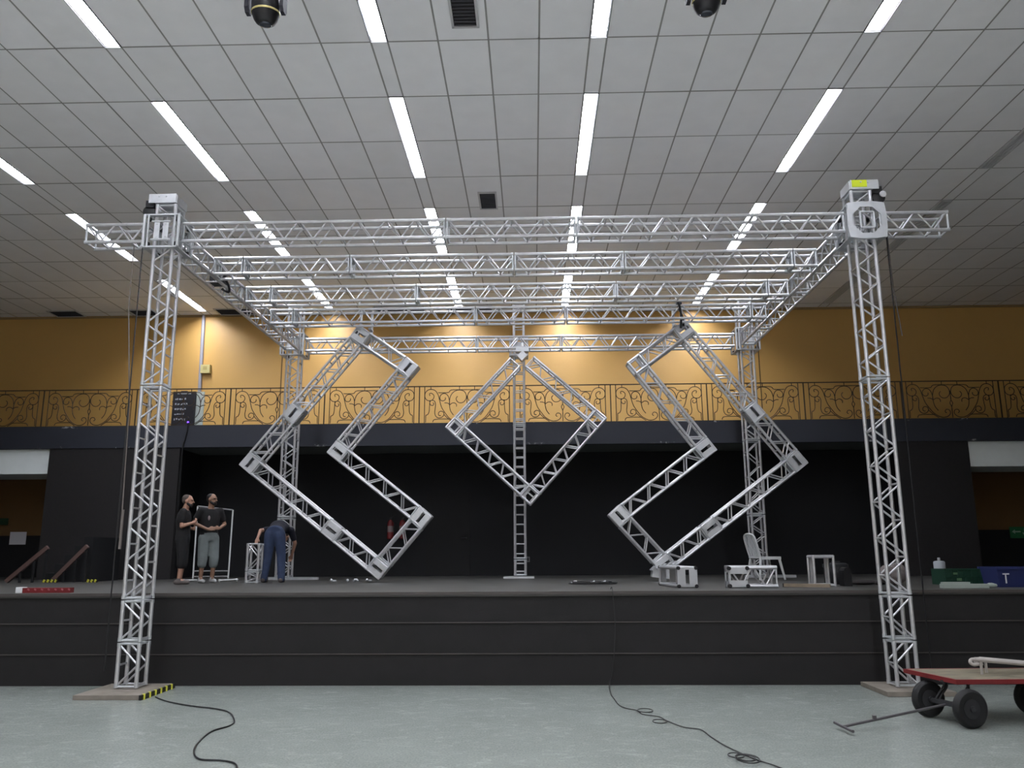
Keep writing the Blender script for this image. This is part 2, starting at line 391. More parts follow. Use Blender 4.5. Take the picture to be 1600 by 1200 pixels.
# ------------------------------------------------------------------ balcony railing
RH = (4.44, 5.27); RY = BEAM_Y+.08
rl = thing('balcony_railing', 'brown wrought iron balcony railing with scroll panels across the ochre wall', 'railing', (0, RY, RH[0]))
tr = MB(); tr.box((-1, RY, RH[1]), (31.5, .035, .018)); tr.box((-1, RY, RH[0]+.012), (31.5, .02, .014))
obj('top_rail', tr, IRON, rl, smooth=False)
gx = [atY(p, 630, RY).x for p in (507, 657, 808, 953, 1105, 1257)]
per = (gx[-1]-gx[0])/5; base = gx[0]
HW = per/2-.115                                      # half width of a scroll panel
def scroll(pts, mb, sx):
    P = []
    for (u, v) in pts: P.append((sx*((u-817)/532.*HW), 0, RH[0]+.02+(480-v)/440.*(RH[1]-RH[0]-.03)))
    mb.path([(p.x, p.y+RY, p.z) for p in smooth_pts(P, 4)], .0085, 5)
CUR = [
 [(352, 150), (345, 125), (368, 118), (398, 140), (400, 175), (370, 208), (320, 205), (290, 170), (292, 115), (325, 80), (370, 70), (420, 88), (455, 140), (475, 210), (500, 290), (545, 360), (600, 425), (680, 468), (750, 462), (792, 425), (785, 385), (750, 375), (730, 400), (748, 418)],
 [(650, 388), (615, 340), (600, 280), (598, 210), (618, 140), (665, 95), (725, 82), (780, 98), (808, 145), (803, 195), (768, 232), (722, 238), (688, 212), (682, 180), (700, 158)],
 [(600, 262), (597, 215), (585, 165), (560, 132), (525, 122), (490, 140), (476, 175), (488, 205), (520, 212), (545, 195), (545, 172)],
 [(356, 205), (350, 235), (362, 262), (388, 268), (402, 248), (390, 235)],
 [(352, 222), (372, 205), (405, 212), (422, 245), (420, 300), (414, 350), (425, 395), (460, 420), (505, 412), (530, 380), (520, 348), (485, 340), (462, 362), (468, 390), (492, 392)],
 [(350, 205), (347, 280), (342, 345), (325, 378), (304, 388), (302, 430), (300, 475)],
 [(455, 112), (520, 114), (585, 110), (605, 88), (640, 78), (720, 78), (817, 78)],
 [(390, 472), (400, 448), (425, 438), (500, 434), (600, 436)],
 [(530, 378), (560, 410), (600, 442), (650, 474)],
 [(598, 265), (630, 242), (662, 240), (685, 258), (685, 285)],
 [(597, 255), (570, 240), (535, 238)],
 [(812, 150), (817, 200), (817, 260), (800, 300), (817, 350), (817, 475)]]
pm = MB()
for sx in (-1, 1):
    for c in CUR: scroll(c, pm, sx)
    for u, v0, v1 in ((362, 40, 75), (722, 40, 82)):
        X = sx*(u-817)/532.*HW; zz = lambda v: RH[0]+.02+(480-v)/440.*(RH[1]-RH[0]-.03); pm.tube((X, RY, zz(v0)), (X, RY, zz(v1)), .008, 6)
    pm.tube((sx*HW, RY, RH[0]+.01), (sx*HW, RY, RH[1]), .009, 6)
def ipanel(cx, first=[None]):
    if first[0] is None:
        first[0] = obj('scroll_panel', pm, IRON, rl); o = first[0]
    else:
        o = first[0].copy(); COL.objects.link(o)
    o.location = (cx, 0, 0)
pb = MB(); pb.box((0, RY, (RH[0]+RH[1])/2), (.022, .022, RH[1]-RH[0])); post0 = None
k0 = -6
for k in range(-6, 9):
    X = base+per*k
    if X < -15 or X > 13: continue
    if post0 is None: post0 = obj('railing_post', pb, IRON, rl, smooth=False); o = post0
    else: o = post0.copy(); COL.objects.link(o)
    o.location = (X, 0, 0); ipanel(X+per/2)

# ------------------------------------------------------------------ trusses
W2 = .125; RC = .0255; RL = .0125
def frame_of(p0, p1, upv):
    d = (p1-p0).normalized(); u = (V(upv)-d*V(upv).dot(d)).normalized(); s = d.cross(u); return d, u, s
def truss(root, p0, p1, upv=(0, 0, 1), ends=(1, 1), pitch=.4, rung_faces=(), w=W2, name='truss_section', lab=None, rungs_only=False, m=None, flip=0):
    p0 = V(p0); p1 = V(p1); d, u, s = frame_of(p0, p1, upv); L = (p1-p0).length; m = m or ALU
    mb = MB(); cs = [(u*a+s*b)*w for a, b in ((1, 1), (1, -1), (-1, -1), (-1, 1))]
    for c in cs: mb.tube(p0+c, p1+c, RC, 8)
    sec = obj(name, mb, m, root)
    if lab: sec['label'] = lab
    n = max(1, round(L/pitch)); st = L/n
    for fi in range(4):
        a, b = cs[fi], cs[(fi+1) % 4]; lm = MB(); ml = .02
        if rungs_only:
            nn = max(2, round(L/.2))
            if fi % 2 == 0:
                for i in range(nn):
                    q = p0+d*(L*(i+.5)/nn); rm = MB(); rm.tube(q+a, q+b, RL, 6); obj('rung', rm, m, sec)
            else:
                for i in range(0, nn, 6):
                    q = p0+d*(L*(i+.5)/nn); rm = MB(); rm.tube(q+a, q+b, RL, 6); obj('rung', rm, m, sec)
        elif fi in rung_faces:
            for i in range(n): q = p0+d*(st*(i+(.5 if fi == rung_faces[-1] else 0))+(.03 if (i == 0 and fi != rung_faces[-1]) else 0)); lm.tube(q+a, q+b, RL, 6)
        else:
            for i in range(n):
                s0, s1, s2 = st*i+ml, st*(i+.5), st*(i+1)-ml
                A, B = (a, b) if not ((fi//2+flip) % 2) else (b, a)
                lm.tube(p0+d*s0+A, p0+d*s1+B, RL, 6); lm.tube(p0+d*s1+B, p0+d*s2+A, RL, 6)
        if lm.v: obj('lattice_bracing', lm, m, sec)
    for e, (q, sg) in zip(ends, ((p0, 1), (p1, -1))):
        if e:
            em = MB()
            for fi in range(4):
                a, b = cs[fi], cs[(fi+1) % 4]
                em.tube(q+d*sg*.012+a, q+d*sg*.012+b, .014, 6)
            if e == 2:                                # plated end
                R = M((s, u, d)).transposed(); c0 = q+d*sg*.005
                for i in (-1, 1):
                    em.box(c0+u*i*(w*.78), (w*2.2, w*.55, .01), R); em.box(c0+s*i*(w*.78), (w*.55, w*2.2, .01), R)
            for c in cs: em.tube(q+d*sg*.045+c, q+c, RC*1.12, 8)
            obj('end_frame', em, ALUP, sec)
    return sec
def run(root, pts, **k):
    for a, b in zip(pts[:-1], pts[1:]):
        d = (V(b)-V(a)).normalized(); truss(root, V(a)+d*.008, V(b)-d*.008, **k)
CL, CR, CY, TZ, RYC = -5.02, 4.48, 10.65, 6.0, 16.85
def sleeve(root, c, style):
    """open cage that rides on a tower: posts, top and bottom plates, face plates"""
    c = V(c); s = .235; h = .23
    m = MB()
    for z in (-h, h):
        for a in (-1, 1):
            m.box(c+V((0, a*(s-.03), z)), (2*s+.02, .07, .02)); m.box(c+V((a*(s-.03), 0, z)), (.07, 2*s-.12, .02))
    for a in (-1, 1):
        for b in (-1, 1):
            m.tube(c+V((a*s, b*s, -h)), c+V((a*s, b*s, h)), .022, 8)
            m.tube(c+V((a*(s-.055), b*s, -h)), c+V((a*(s-.055), b*s, h)), .014, 8)
    cage = obj('sleeve_cage', m, ALUP, root)
    if style == 'slots':
        for sy in (-1, 1):
            p = MB()
            for a in (-1, 1): p.box(c+V((a*.06, sy*(s-.005), -.0)), (.075, .008, .30))
            p.tube(c+V((-.13, sy*s, -.13)), c+V((.13, sy*s, -.13)), .016); p.tube(c+V((-.13, sy*s, .13)), c+V((.13, sy*s, .13)), .012)
            for a in (-1, 1):
                for b in (-1, 1): p.lathe([(.008, 0), (.008, .012)], c+V((a*.06, sy*(s+.002), b*.09)), (0, sy, 0), 8)
            obj('face_plate', p, ALUP, cage)
    else:
        for sy in (-1, 1):
            # octagonal opening in a square plate
            p = MB(); R_, r_ = s+.025, .185; N = 16
            o_ = []
            for i in range(N):
                t = pi/8*i; ct, st_ = cos(t), sin(t); k_ = R_/max(abs(ct), abs(st_))*(.93 if i % 4 == 2 else 1); o_.append((ct*k_, st_*k_))
            i_ = [((r_ if i % 2 else r_*cos(pi/8))/cos(pi/8)*cos(pi/8*i), (r_ if i % 2 else r_*cos(pi/8))/cos(pi/8)*sin(pi/8*i)) for i in range(N)]
            q = []
            for y in (-.005, .005):
                q += [c+V((a_, sy*(s+.024)+y, b_)) for a_, b_ in o_]+[c+V((a_, sy*(s+.024)+y, b_)) for a_, b_ in i_]
            fs = []
            for i in range(N):
                j = (i+1) % N
                fs += [(i, j, N+j, N+i), (2*N+i, 3*N+i, 3*N+j, 2*N+j), (i, 2*N+i, 2*N+j, j), (N+i, N+j, 3*N+j, 3*N+i)]
            p.add(q, fs)
            for a in (-1, 1): p.tube(c+V((a*.09, sy*(s+.03), -.11)), c+V((a*.09, sy*(s+.03), .11)), .015); p.tube(c+V((-.09, sy*(s+.03), a*.11)), c+V((.09, sy*(s+.03), a*.11)), .015)
            obj('face_plate', p, ALUP, cage)
    w_ = MB()
    for a in (-1, 1):
        for b in (-1, 1):
            w_.lathe([(.03, -.02), (.034, 0), (.03, .02)], c+V((a*.19, b*.19, h-.05)), (a, b, 0), 12); w_.lathe([(.03, -.02), (.034, 0), (.03, .02)], c+V((a*.19, b*.19, -h+.05)), (a, b, 0), 12)
    obj('guide_wheels', w_, BLK, cage)
    return cage
def base_plate(root, x0, x1, y0, y1, z0, h=.05, nm='base_plate', m=None):
    obj(nm, plain_box(x0, x1, y0, y1, z0, z0+h), m or WOODS, root, smooth=False)
def tower(X, Y, z0, z1, cuts, label, style, sz):
    t = thing('truss_tower', label, 'truss tower', (X, Y, z0), 'lighting truss towers')
    run(t, [(X, Y, z) for z in [z0]+cuts+[z1]], upv=(0, 1, 0), flip=0 if X < 0 else 1, pitch=.44, rung_faces=(1, 3))
    sleeve(t, (X, Y, sz), style)
    return t
zc = lambda y, X: round(atY(0, 0, 1).z*0+atY(800+(X)/10.9*F, y, CY).z, 3)
def zat(x, y, Y): return atY(x, y, Y).z
BZ = .06
tL = tower(CL, CY, BZ, 6.42, [zat(207, 1003, CY-.1), zat(214, 937, CY-.1), zat(245, 603, CY-.1)], 'left front truss tower standing on the hall floor before the stage', 'slots', TZ-.01)
tR = tower(CR, CY, BZ, 6.46, [zat(1400, 1000, CY-.1), zat(1395, 930, CY-.1), zat(1360, 590, CY-.1)], 'right front truss tower beside the red trolley', 'oct', TZ-.02)
tRL = tower(CL, RYC, STAGE_Z+.04, 6.85, [2.4, 4.4], 'left rear truss tower on the stage behind the man in jeans', 'slots', TZ)
tRR = tower(CR, RYC, STAGE_Z+.04, 6.85, [2.4, 3.9], 'right rear truss tower on the stage behind the white chair', 'slots', TZ)
obj('base_plate', plain_box(CL-.40, CL+.40, 10.06, 10.97, .003, .055), WOODS, tL, smooth=False)
tp = MB(); tp.box((CL+.41, 10.5, .03), (.03, .93, .055))
obj('tape_edge', tp, BLK, tL, smooth=False)
tp = MB()
for k in range(6): tp.box((CL+.415, 10.12+.15*k, .031), (.03, .06, .06), M.Rotation(.5, 3, 'Z'))
obj('yellow_tape', tp, YEL, tL, smooth=False)
obj('base_plate', plain_box(CR-.38, CR+.42, 10.22, 11.02, .003, .055), WOODS, tR, smooth=False)
for t, X in ((tRL, CL), (tRR, CR)):
    m = MB(); m.box((X, RYC, STAGE_Z+.012), (.36, .36, .02)); m.box((X+.2, RYC, STAGE_Z+.025), (1.0, .08, .05)); m.box((X, RYC+.2, STAGE_Z+.025), (.08, .6, .05))
    obj('base_plate', m, ALUP, t, smooth=False)
# tower heads: hoist plates, pulleys
def head(t, X, Y, z, side, left):
    m = MB(); m.box((X+side*.03, Y, z+.02), (.34, .3, .012)); m.box((X+side*.05, Y-.16, z+.06), (.38, .012, .13)); m.box((X+side*.05, Y+.16, z+.06), (.38, .012, .13))
    m.box((X-side*.15, Y, z+.05), (.012, .32, .12))
    for i in (-1, 1): m.lathe([(.012, 0), (.012, .015)], (X+side*.05+i*.05, Y-.165, z+.09), (0, -1, 0), 8)
    h = obj('hoist_bracket', m, ALUP, t)
    p = MB(); p.lathe([(.03, -.05), (.085, -.045), (.085, -.03), (.06, -.02), (.06, .0), (.085, .01), (.085, .03), (.03, .04)], (X+side*.26, Y-.05, z-.10), (0, 1, 0), 18)
    p.box((X+side*.24, Y-.05, z-.0), (.12, .14, .10)); p.lathe([(.05, -.05), (.07, -.03), (.07, .08), (.04, .1)], (X+side*.26, Y+.05, z-.02), (side, 0, 0), 14)
    obj('pulley', p, BLK, h)
    if not left:
        y = MB(); y.box((X-.02, Y-.172, z+.07), (.20, .006, .10)); obj('yellow_label', y, mat('yellow_label', (.80, .86, .12), .4), h, smooth=False)
        r = MB(); r.path([(X-.17+.0*i, Y+.1, z+.02+i*.0) for i in (0, 1)], .004)
        r = MB(); r.lathe([(.02, 0), (.045, .002), (.045, .02), (.02, .022)], (X+side*.30, Y-.12, z-.07), (0, -1, 0), 14); obj('motor_cap', r, ALUP, h)
head(tL, CL, CY, 6.43, -1, True); head(tR, CR, CY, 6.47, 1, False)
# chains beside the front towers
for X, sx, nm in ((CL, -1, 'left'), (CR, 1, 'right')):
    c = MB(); x = X+sx*.325; n = 90; z0 = .25; z1 = 6.35
    c.path([(x+.001*sin(i*1.3), CY-.05, z0+(z1-z0)*i/60) for i in range(61)], .009, 5)
    o = obj('hoist_chain', c, BLK, None, (x, CY-.05, z0)); tag(o, 'black hoist chain hanging down beside the %s front tower' % nm, 'chain')
a = atY(218, 470, CY); b_ = atY(188, 858, CY)
r = MB(); r.path([(CL-.47, CY, 5.88), (CL-.47, CY, 5.0), (a.x*.5+b_.x*.5-.02, CY-.02, 3.6), (b_.x, CY-.02, b_.z)], .008, 6); r.lathe([(.018, 0), (.018, .5)], (b_.x, CY-.02, b_.z), (0, 0, 1), 8)
tag(obj('pull_rope', r, mat('grey_rope', (.45, .42, .40), .8), None, (b_.x, CY, b_.z)), 'thin grey rope hanging left of the left front tower', 'rope')
r = MB(); r.path([(CR+.36, CY, 5.9), (CR+.37, CY, 5.1), (CR+.42, CY, 4.45)], .007, 6)
tag(obj('pull_rope', r, mat('grey_rope2', (.33, .31, .30), .8), None, (CR+.36, CY, 5.9)), 'thin grey rope hanging right of the right front tower', 'rope')

# centre mast: ladder truss at the back
CXM, CYM = -.27, 17.2
tc_ = thing('truss_tower', 'slim ladder-like truss mast standing mid-stage behind the diamond', 'truss tower', (CXM, CYM, STAGE_Z), 'lighting truss towers')
run(tc_, [(CXM, CYM, STAGE_Z+.05), (CXM, CYM, 1.55), (CXM, CYM, 4.33), (CXM, CYM, 6.94)], upv=(0, 1, 0), rungs_only=True, w=.105)
m = MB(); m.box((CXM-.03, CYM, STAGE_Z+.02), (.62, .5, .035)); obj('base_plate', m, ALUP, tc_, smooth=False)
m = MB()
for a in (-1, 1):
    for z in (-.17, .17): m.box((CXM, CYM+a*.16, 5.98+z), (.40, .06, .04)); m.box((CXM+a*.17, CYM, 5.98+z), (.06, .3, .04))
    m.box((CXM+a*.18, CYM-.16, 5.98), (.05, .012, .40)); m.box((CXM+a*.18, CYM+.16, 5.98), (.05, .012, .40))
m.box((CXM, CYM-.17, 5.98), (.2, .012, .2))
obj('sleeve_cage', m, ALUP, tc_, smooth=False)

# roof beams
def beam(Y, xs, label, z=TZ, endk=1):
    t = thing('truss_beam', label, 'truss beam', (xs[0], Y, z-.15), 'horizontal roof truss beams')
    run(t, [(x, Y, z) for x in xs], rung_faces=(0, 2), ends=(endk, endk))
    return t
S = .245
beam(CY, [CL-S-.86, CL-S], 'short truss stub sticking out left of the left front tower')
beam(CY, [CR+S+.02, CR+S+.9], 'short truss stub sticking out right of the right front tower')
beam(CY, [CL+S, -1.15, .63, CR-S], 'long front truss beam joining the two front towers')
beam(12.0, [CL+.16, -4.40, -2.76, -.25, 1.42, 3.96, CR-.16], 'second truss beam from the front under the ceiling', endk=2)
beam(13.42, [CL+.16, -4.42, -1.94, 1.44, 3.97, CR-.16], 'middle of the five cross beams, third from the front', endk=2)
beam(14.75, [CL+.16, -4.42, -1.03, .65, 4.04, CR-.16], 'fourth cross beam, the one the zigzag frames hang from', endk=2)
beam(RYC, [CL+S, -1.15, .63, CR-S], 'rearmost truss beam between the two rear towers')
for X, nm in ((CL, 'left'), (CR, 'right')):
    t = thing('truss_beam', 'side truss running back from the %s front tower to the rear tower' % nm, 'truss beam', (X, CY+S, TZ-.15), 'side roof trusses')
    run(t, [(X, y, TZ) for y in (CY+S, 13.2, 15.4, RYC-S)], rung_faces=(0, 2))
m = MB(); m.box((CL+.02, 12.45, TZ-.02), (.2, .22, .16)); m.path(smooth_pts([(CL+.1, 12.4, TZ+.05), (CL+.17, 12.5, TZ-.1), (CL+.12, 12.65, TZ-.16), (CL+.02, 12.6, TZ-.12)]), .02)
tag(obj('junction_box', m, BLK, None, (CL, 12.45, TZ)), 'black cable box tucked inside the left side truss', 'junction box')

# hanging frames of truss
def corner(root, c, ang, kind, dy=0, s=.30, yt=.30):
    c = V(c); R = M.Rotation(-ang, 3, 'Y'); m = MB(); h = s/2-.024; hy = yt/2-.024
    P = lambda x, y, z: c+R @ V((x, y, z))
    for a in (-1, 1):
        for b in (-1, 1):
            m.tube(P(a*h, b*hy, -h), P(a*h, b*hy, h), .023); m.tube(P(-h, b*hy, a*h), P(h, b*hy, a*h), .023); m.tube(P(a*h, -hy, b*h), P(a*h, hy, b*h), .023)
    o = obj('corner_block', m, ALU, root)
    p = MB()
    if kind == 'plate':
        for sy in (-1, 1):
            for a in (-1, 1): p.box(P(0, sy*(hy+.015), a*.084), (.29, .01, .11), R)
            p.box(P(-.12, sy*(hy+.015), 0), (.05, .01, .07), R)
        for a in (-1, 1): p.box(P(a*(h+.02), 0, 0), (.01, .2, .2), R); p.box(P(0, 0, a*(h+.02)), (.2, .2, .01), R)
    else:
        for a in (-1, 1): p.box(P(0, hy*.9, a*.09), (.24, .01, .05), R)
        p.box(P(h*.2, hy, 0), (.03, .01, .2), R)
    obj('corner_plate', p, ALUP, o, smooth=False)
    return o
def hang_frame(label, Y, path_px, kinds, mids, closed=True):
    pts = [atY(x, y, Y) for x, y in path_px]; n = len(pts)
    t = thing('hanging_truss_frame', label, 'hanging truss frame', (pts[0].x, Y, pts[0].z), 'hanging truss frames')
    c = []
    for i in range(n):
        d = (pts[(i+1) % n]-pts[i]).normalized(); ang = atan2(d.z, d.x)
        if kinds[i]: corner(t, pts[i], ang, kinds[i])
    for i in range(n):
        a, b = pts[i], pts[(i+1) % n]; d = (b-a).normalized()
        g0 = .15 if kinds[i] else .20; g1 = .15 if kinds[(i+1) % n] else .20
        stops = [a+d*g0]
        if i in mids:
            mp_ = atY(*mids[i], Y); s_ = (mp_-a).dot(d); c0 = a+d*s_
            corner(t, c0, atan2(d.z, d.x), 'plate')
            truss(t, a+d*g0, c0-d*.15, upv=(0, 1, 0), pitch=.38, rung_faces=(1, 3)); truss(t, c0+d*.15, b-d*g1, upv=(0, 1, 0), pitch=.38, rung_faces=(1, 3))
        else: truss(t, a+d*g0, b-d*g1, upv=(0, 1, 0), pitch=.38, rung_faces=(1, 3))
    return t, pts
ZY = 15.12
zl, pl = hang_frame('left hanging zigzag frame of aluminium truss', ZY, [(565, 526), (639, 576), (530, 706), (659, 809), (592, 888), (394, 725)],
    ['plate']*6, {4: (521, 829), 5: (460, 647)})
zr, pr = hang_frame('right hanging zigzag frame of aluminium truss', ZY, [(1067, 518), (995, 571), (1101, 702), (967, 806), (1037, 882), (1242, 722)],
    ['plate', 'open', 'plate', 'plate', 'plate', 'plate'], {4: (1110, 826), 5: (1179, 644)})
dm, pd = hang_frame('diamond-shaped hanging truss frame at the centre', 16.45, [(816, 557), (712, 668), (828, 774), (932, 656)], [None, 'open', 'open', 'open'], {})
# hinge plates and hangers
m = MB()
t0 = pd[0]
m.box(t0+V((0, 0, .0)), (.14, .2, .16), M.Rotation(pi/4, 3, 'Y')); m.box(t0+V((0, .02, .14)), (.26, .2, .10)); m.tube(t0+V((0, .1, .16)), t0+V((0, .25, .34)), .03)
obj('hinge_bracket', m, ALUP, dm)
for t, p, nm in ((zl, pl, 'l'), (zr, pr, 'r')):
    m = MB()
    for dx in ((-.02, .19) if nm == 'l' else (-.17, -.02)):
        m.tube((p[0].x+dx, ZY, p[0].z+.05), (p[0].x+dx, ZY, 6.22), .028); m.box((p[0].x+dx, ZY-.1, 6.2), (.07, .34, .03)); m.box((p[0].x+dx, ZY-.08, 5.84), (.06, .2, .03))
    obj('hanger', m, ALUP, t)
m = MB(); A = atY(1020, 886, 14.9); B = atY(1054, 878, 14.9)
for i in range(5):
    f_ = A.lerp(B, i/4); m.box(f_+V((0, 0, -.02)), (.10, .26, .022), M.Rotation(-.75, 3, 'Y'))
m.box(V(((A.x+B.x)/2, 14.95, 1.30)), (.42, .22, .16), M.Rotation(.12, 3, 'Y'))
obj('adapter_plate', m, ALUP, zr, smooth=False)
m = MB(); q = pr[0]
m.path(smooth_pts([(q.x-.07, ZY-.20, q.z+.02), (q.x-.1, ZY-.42, q.z+.2), (q.x-.16, ZY-.55, 6.17), (q.x-.14, ZY-.3, 6.2), (q.x-.03, ZY-.22, 5.95), (q.x-.02, ZY-.19, q.z+.05)]), .022, 6)
m.box((q.x-.15, ZY-.5, 6.16), (.1, .1, .06))
tag(obj('ratchet_strap', m, BLK, None, (q.x, ZY, q.z)), 'black strap looped over the roof beam at the top of the right zigzag', 'strap')

# ------------------------------------------------------------------ loose truss pieces on the stage
def box_truss(label, c, L, ang, h=.30, lift=.0):
    c = V(c); R = M.Rotation(ang, 3, 'Z'); t = thing('truss_piece', label, 'truss piece', c, 'loose truss pieces on the stage')
    m = MB(); w = .145-.02; P = lambda x, y, z: c+R @ V((x, y, z+.15))
    for a in (-1, 1):
        for b in (-1, 1):
            m.tube(P(-L/2, a*w, b*w), P(L/2, a*w, b*w), .022)
            for x in (-1, 1): pass
    for x in (-1, 1):
        for a in (-1, 1): m.tube(P(x*(L/2-.03), a*w, -w), P(x*(L/2-.03), a*w, w), .018); m.tube(P(x*(L/2-.03), -w, a*w), P(x*(L/2-.03), w, a*w), .018)
    obj('tube_frame', m, ALU, t)
    p = MB()
    for x in (-1, 1):
        for a in (-1, 1): p.box(P(x*L/2, a*.085, 0), (.01, .115, .27), R)
        for a in (-1, 1): p.box(P(x*L/2, 0, a*.12), (.01, .07, .035), R)
    p.box(P(0, 0, w+.02), (L*.9, .22, .008), R)
    obj('end_plate', p, ALUP, t, smooth=False)
    for x in (-1, 1):
        for a in (-1, 1):
            for b in (-1, 1): k = MB(); k.tube(P(x*(L/2-.02), a*w, b*w), P(x*(L/2+.012), a*w, b*w), .027); obj('corner_cap', k, BLK, t)
    return t
box_truss('truss box lying end-on below the right zigzag, black corner caps', (2.12, 12.55, STAGE_Z), 1.15, pi/2+.08)
def short_seg():
    x0, x1 = 2.73, 3.40; Y = 12.02; t = thing('truss_piece', 'short open truss segment lying sideways in front of the white chair', 'truss piece', ((x0+x1)/2, Y, STAGE_Z), 'loose truss pieces on the stage')
    truss(t, (x0, Y, STAGE_Z+.15), (x1, Y, STAGE_Z+.15), w=.125, pitch=.33, ends=(2, 1))
    p = MB()
    for a in (-1, 1): p.box((x0+.13, Y-.151, STAGE_Z+.15+a*.088), (.24, .008, .09))
    p.box(((x0+x1)/2, Y, STAGE_Z+.15+.152), (x1-x0, .26, .008)); obj('cover_plate', p, ALUP, t, smooth=False)
    for x in (x0, x0+.25):
        for z in (.03, .27): k = MB(); k.lathe([(.028, -.02), (.028, .03)], (x, Y-.14, STAGE_Z+z), (0, -1, 0), 10); obj('corner_cap', k, BLK, t)
short_seg()
def up_frame():
    a = atY(1264, 868, 12.4); b = atY(1303, 916, 12.4); X0, X1, Y = a.x, b.x, 12.4; h = a.z-STAGE_Z
    t = thing('truss_piece', 'short truss piece standing upright near the stage edge, frame-like, left of the dark case', 'truss piece', ((X0+X1)/2, Y, STAGE_Z), 'loose truss pieces on the stage')
    m = MB(); w = .02
    for x in (X0+w, X1-w):
        for y in (-.12, .12): m.tube((x, Y+y, STAGE_Z), (x, Y+y, STAGE_Z+h), .02)
        m.box((x+(.03 if x < (X0+X1)/2 else -.03), Y+.12, STAGE_Z+h/2), (.05, .01, h-.06))
        for z in (.02, h-.02): m.tube((x, Y-.12, STAGE_Z+z), (x, Y+.12, STAGE_Z+z), .018)
    for y in (-.12, .12):
        for z in (.02, h-.02): m.tube((X0+w, Y+y, STAGE_Z+z), (X1-w, Y+y, STAGE_Z+z), .02)
    obj('tube_frame', m, ALU, t)
    p = MB(); p.box(((X0+X1)/2, Y, STAGE_Z+h+.004), (X1-X0-.04, .28, .008)); obj('top_plate', p, ALUP, t, smooth=False)
up_frame()
def standing_seg():
    p = atY(396, 905, 15.1); X = p.x; t = thing('truss_piece', 'upright short truss segment the man in jeans leans his hand on', 'truss piece', (X, 15.1, STAGE_Z), 'loose truss pieces on the stage')
    zt = atY(396, 849, 15.1).z
    truss(t, (X, 15.1, STAGE_Z), (X, 15.1, STAGE_Z+.2), upv=(0, 1, 0), w=.1, pitch=.3); truss(t, (X, 15.1, STAGE_Z+.21), (X, 15.1, zt), upv=(0, 1, 0), w=.1, pitch=.34)
    return X, zt
SX, SZT = standing_seg()
# clutter: shackles, pins and cables on the stage
def tangle(c, label, n=3, r=.3, bright=True, name='cable_pile'):
    c = V(c); m = MB(); rnd = random.Random(int(abs(c.x)*100)+3)
    for k in range(n):
        ph = rnd.random()*6; pts = []
        for i in range(14):
            t = i/13*2*pi*1.2+ph; pts.append(c+V(((r*(.5+.5*rnd.random()))*cos(t)*1.3, .28*sin(t), .015+.012*k)))
        m.path(smooth_pts(pts, 4), .009, 5)
    t = thing(name, label, 'cable pile', c); obj('cable', m, BLK, t)
    b = MB()
    for k in range(4):
        p = c+V((rnd.uniform(-r, r), -.1+rnd.random()*.2, .02)); b.tube(p, p+V((.05, .02, .03)), .014); b.lathe([(.02, 0), (.02, .02)], p, (0, 0, 1), 8)
    obj('metal_connector', b, ALUP, t)
tangle((.95, 13.6, STAGE_Z), 'tangle of black cables with shiny connectors mid-stage right of the mast', 3, .34)
def couplers(c, label, sp=.35):
    m = MB(); rnd = random.Random(5)
    for k in range(5):
        p = V(c)+V((rnd.uniform(-sp, sp), rnd.uniform(-.12, .12), .02)); m.tube(p, p+V((rnd.uniform(-.08, .08), .05, .0)), .018); m.lathe([(.026, 0), (.03, .02), (.01, .04)], p, (0, 0, 1), 8)
    tag(obj('loose_couplers', m, ALUP, None, c), label, 'hardware', None, 'stuff')
couplers((-3.35, 15.3, STAGE_Z), 'few small shiny truss pins scattered left of the left zigzag foot')

# ------------------------------------------------------------------ stage things, right side
def chair():
    c = atY(1197, 905, 15.5); c.z = STAGE_Z; T = M.Translation(c) @ M.Rotation(-pi/2+.25, 4, 'Z')   # faces right
    t = thing('plastic_chair', 'white plastic garden chair at the foot of the right rear tower', 'chair', c)
    s_ = MB(T); s_.box((0, 0, .40), (.40, .42, .025)); s_.box((0, .205, .385), (.40, .02, .05)); s_.box((.195, 0, .385), (.02, .4, .05)); s_.box((-.195, 0, .385), (.02, .4, .05)); obj('seat', s_, PLW, t)
    b = MB(T); R = M.Rotation(.22, 3, 'X')
    n = 6
    for i in range(n): b.box((-.15+.3*i/(n-1), -.24, .60), (.028, .015, .42), R)
    b.path(smooth_pts([(-.19, -.19, .4), (-.2, -.25, .62), (-.17, -.29, .78), (0, -.31, .82), (.17, -.29, .78), (.2, -.25, .62), (.19, -.19, .4)]), .018, 6)
    obj('backrest', b, PLW, t)
    for sx in (-1, 1):
        for sy in (-1, 1):
            l = MB(T); l.tube((sx*.18, sy*.18, .40), (sx*.23, sy*.25, 0), .026, 6, .018); obj('leg', l, PLW, t)
chair()
def case():
    a = atY(1312, 915, 13.0); X = a.x+.03; Y = 13.2; t = thing('drum_case', 'round black drum case on the stage right of the upright frame', 'case', (X, Y, STAGE_Z))
    m = MB(); m.lathe([(.17, 0), (.18, .02), (.18, .25), (.17, .27)], (X, Y, STAGE_Z), n=24); obj('case_body', m, BLK, t)
    m = MB(); m.lathe([(.185, .25), (.19, .26), (.19, .30), (.15, .32)], (X, Y, STAGE_Z), n=24); m.box((X, Y-.02, STAGE_Z+.335), (.12, .05, .03)); obj('case_lid', m, mat('scuffed_black', (.2, .21, .22), .4), t)
    a = atY(1322, 915, 12.4); m = MB(); m.box((a.x+.02, 12.45, STAGE_Z+.11), (.11, .2, .22)); m.tube((a.x+.02, 12.35, STAGE_Z+.22), (a.x+.02, 12.55, STAGE_Z+.22), .05)
    tag(obj('tool_bag', m, BLK, None, (a.x, 12.45, STAGE_Z)), 'small black bag just in front of the drum case', 'bag')
case()
a = atY(1252, 912, 12.1); b_ = atY(1300, 920, 11.5)
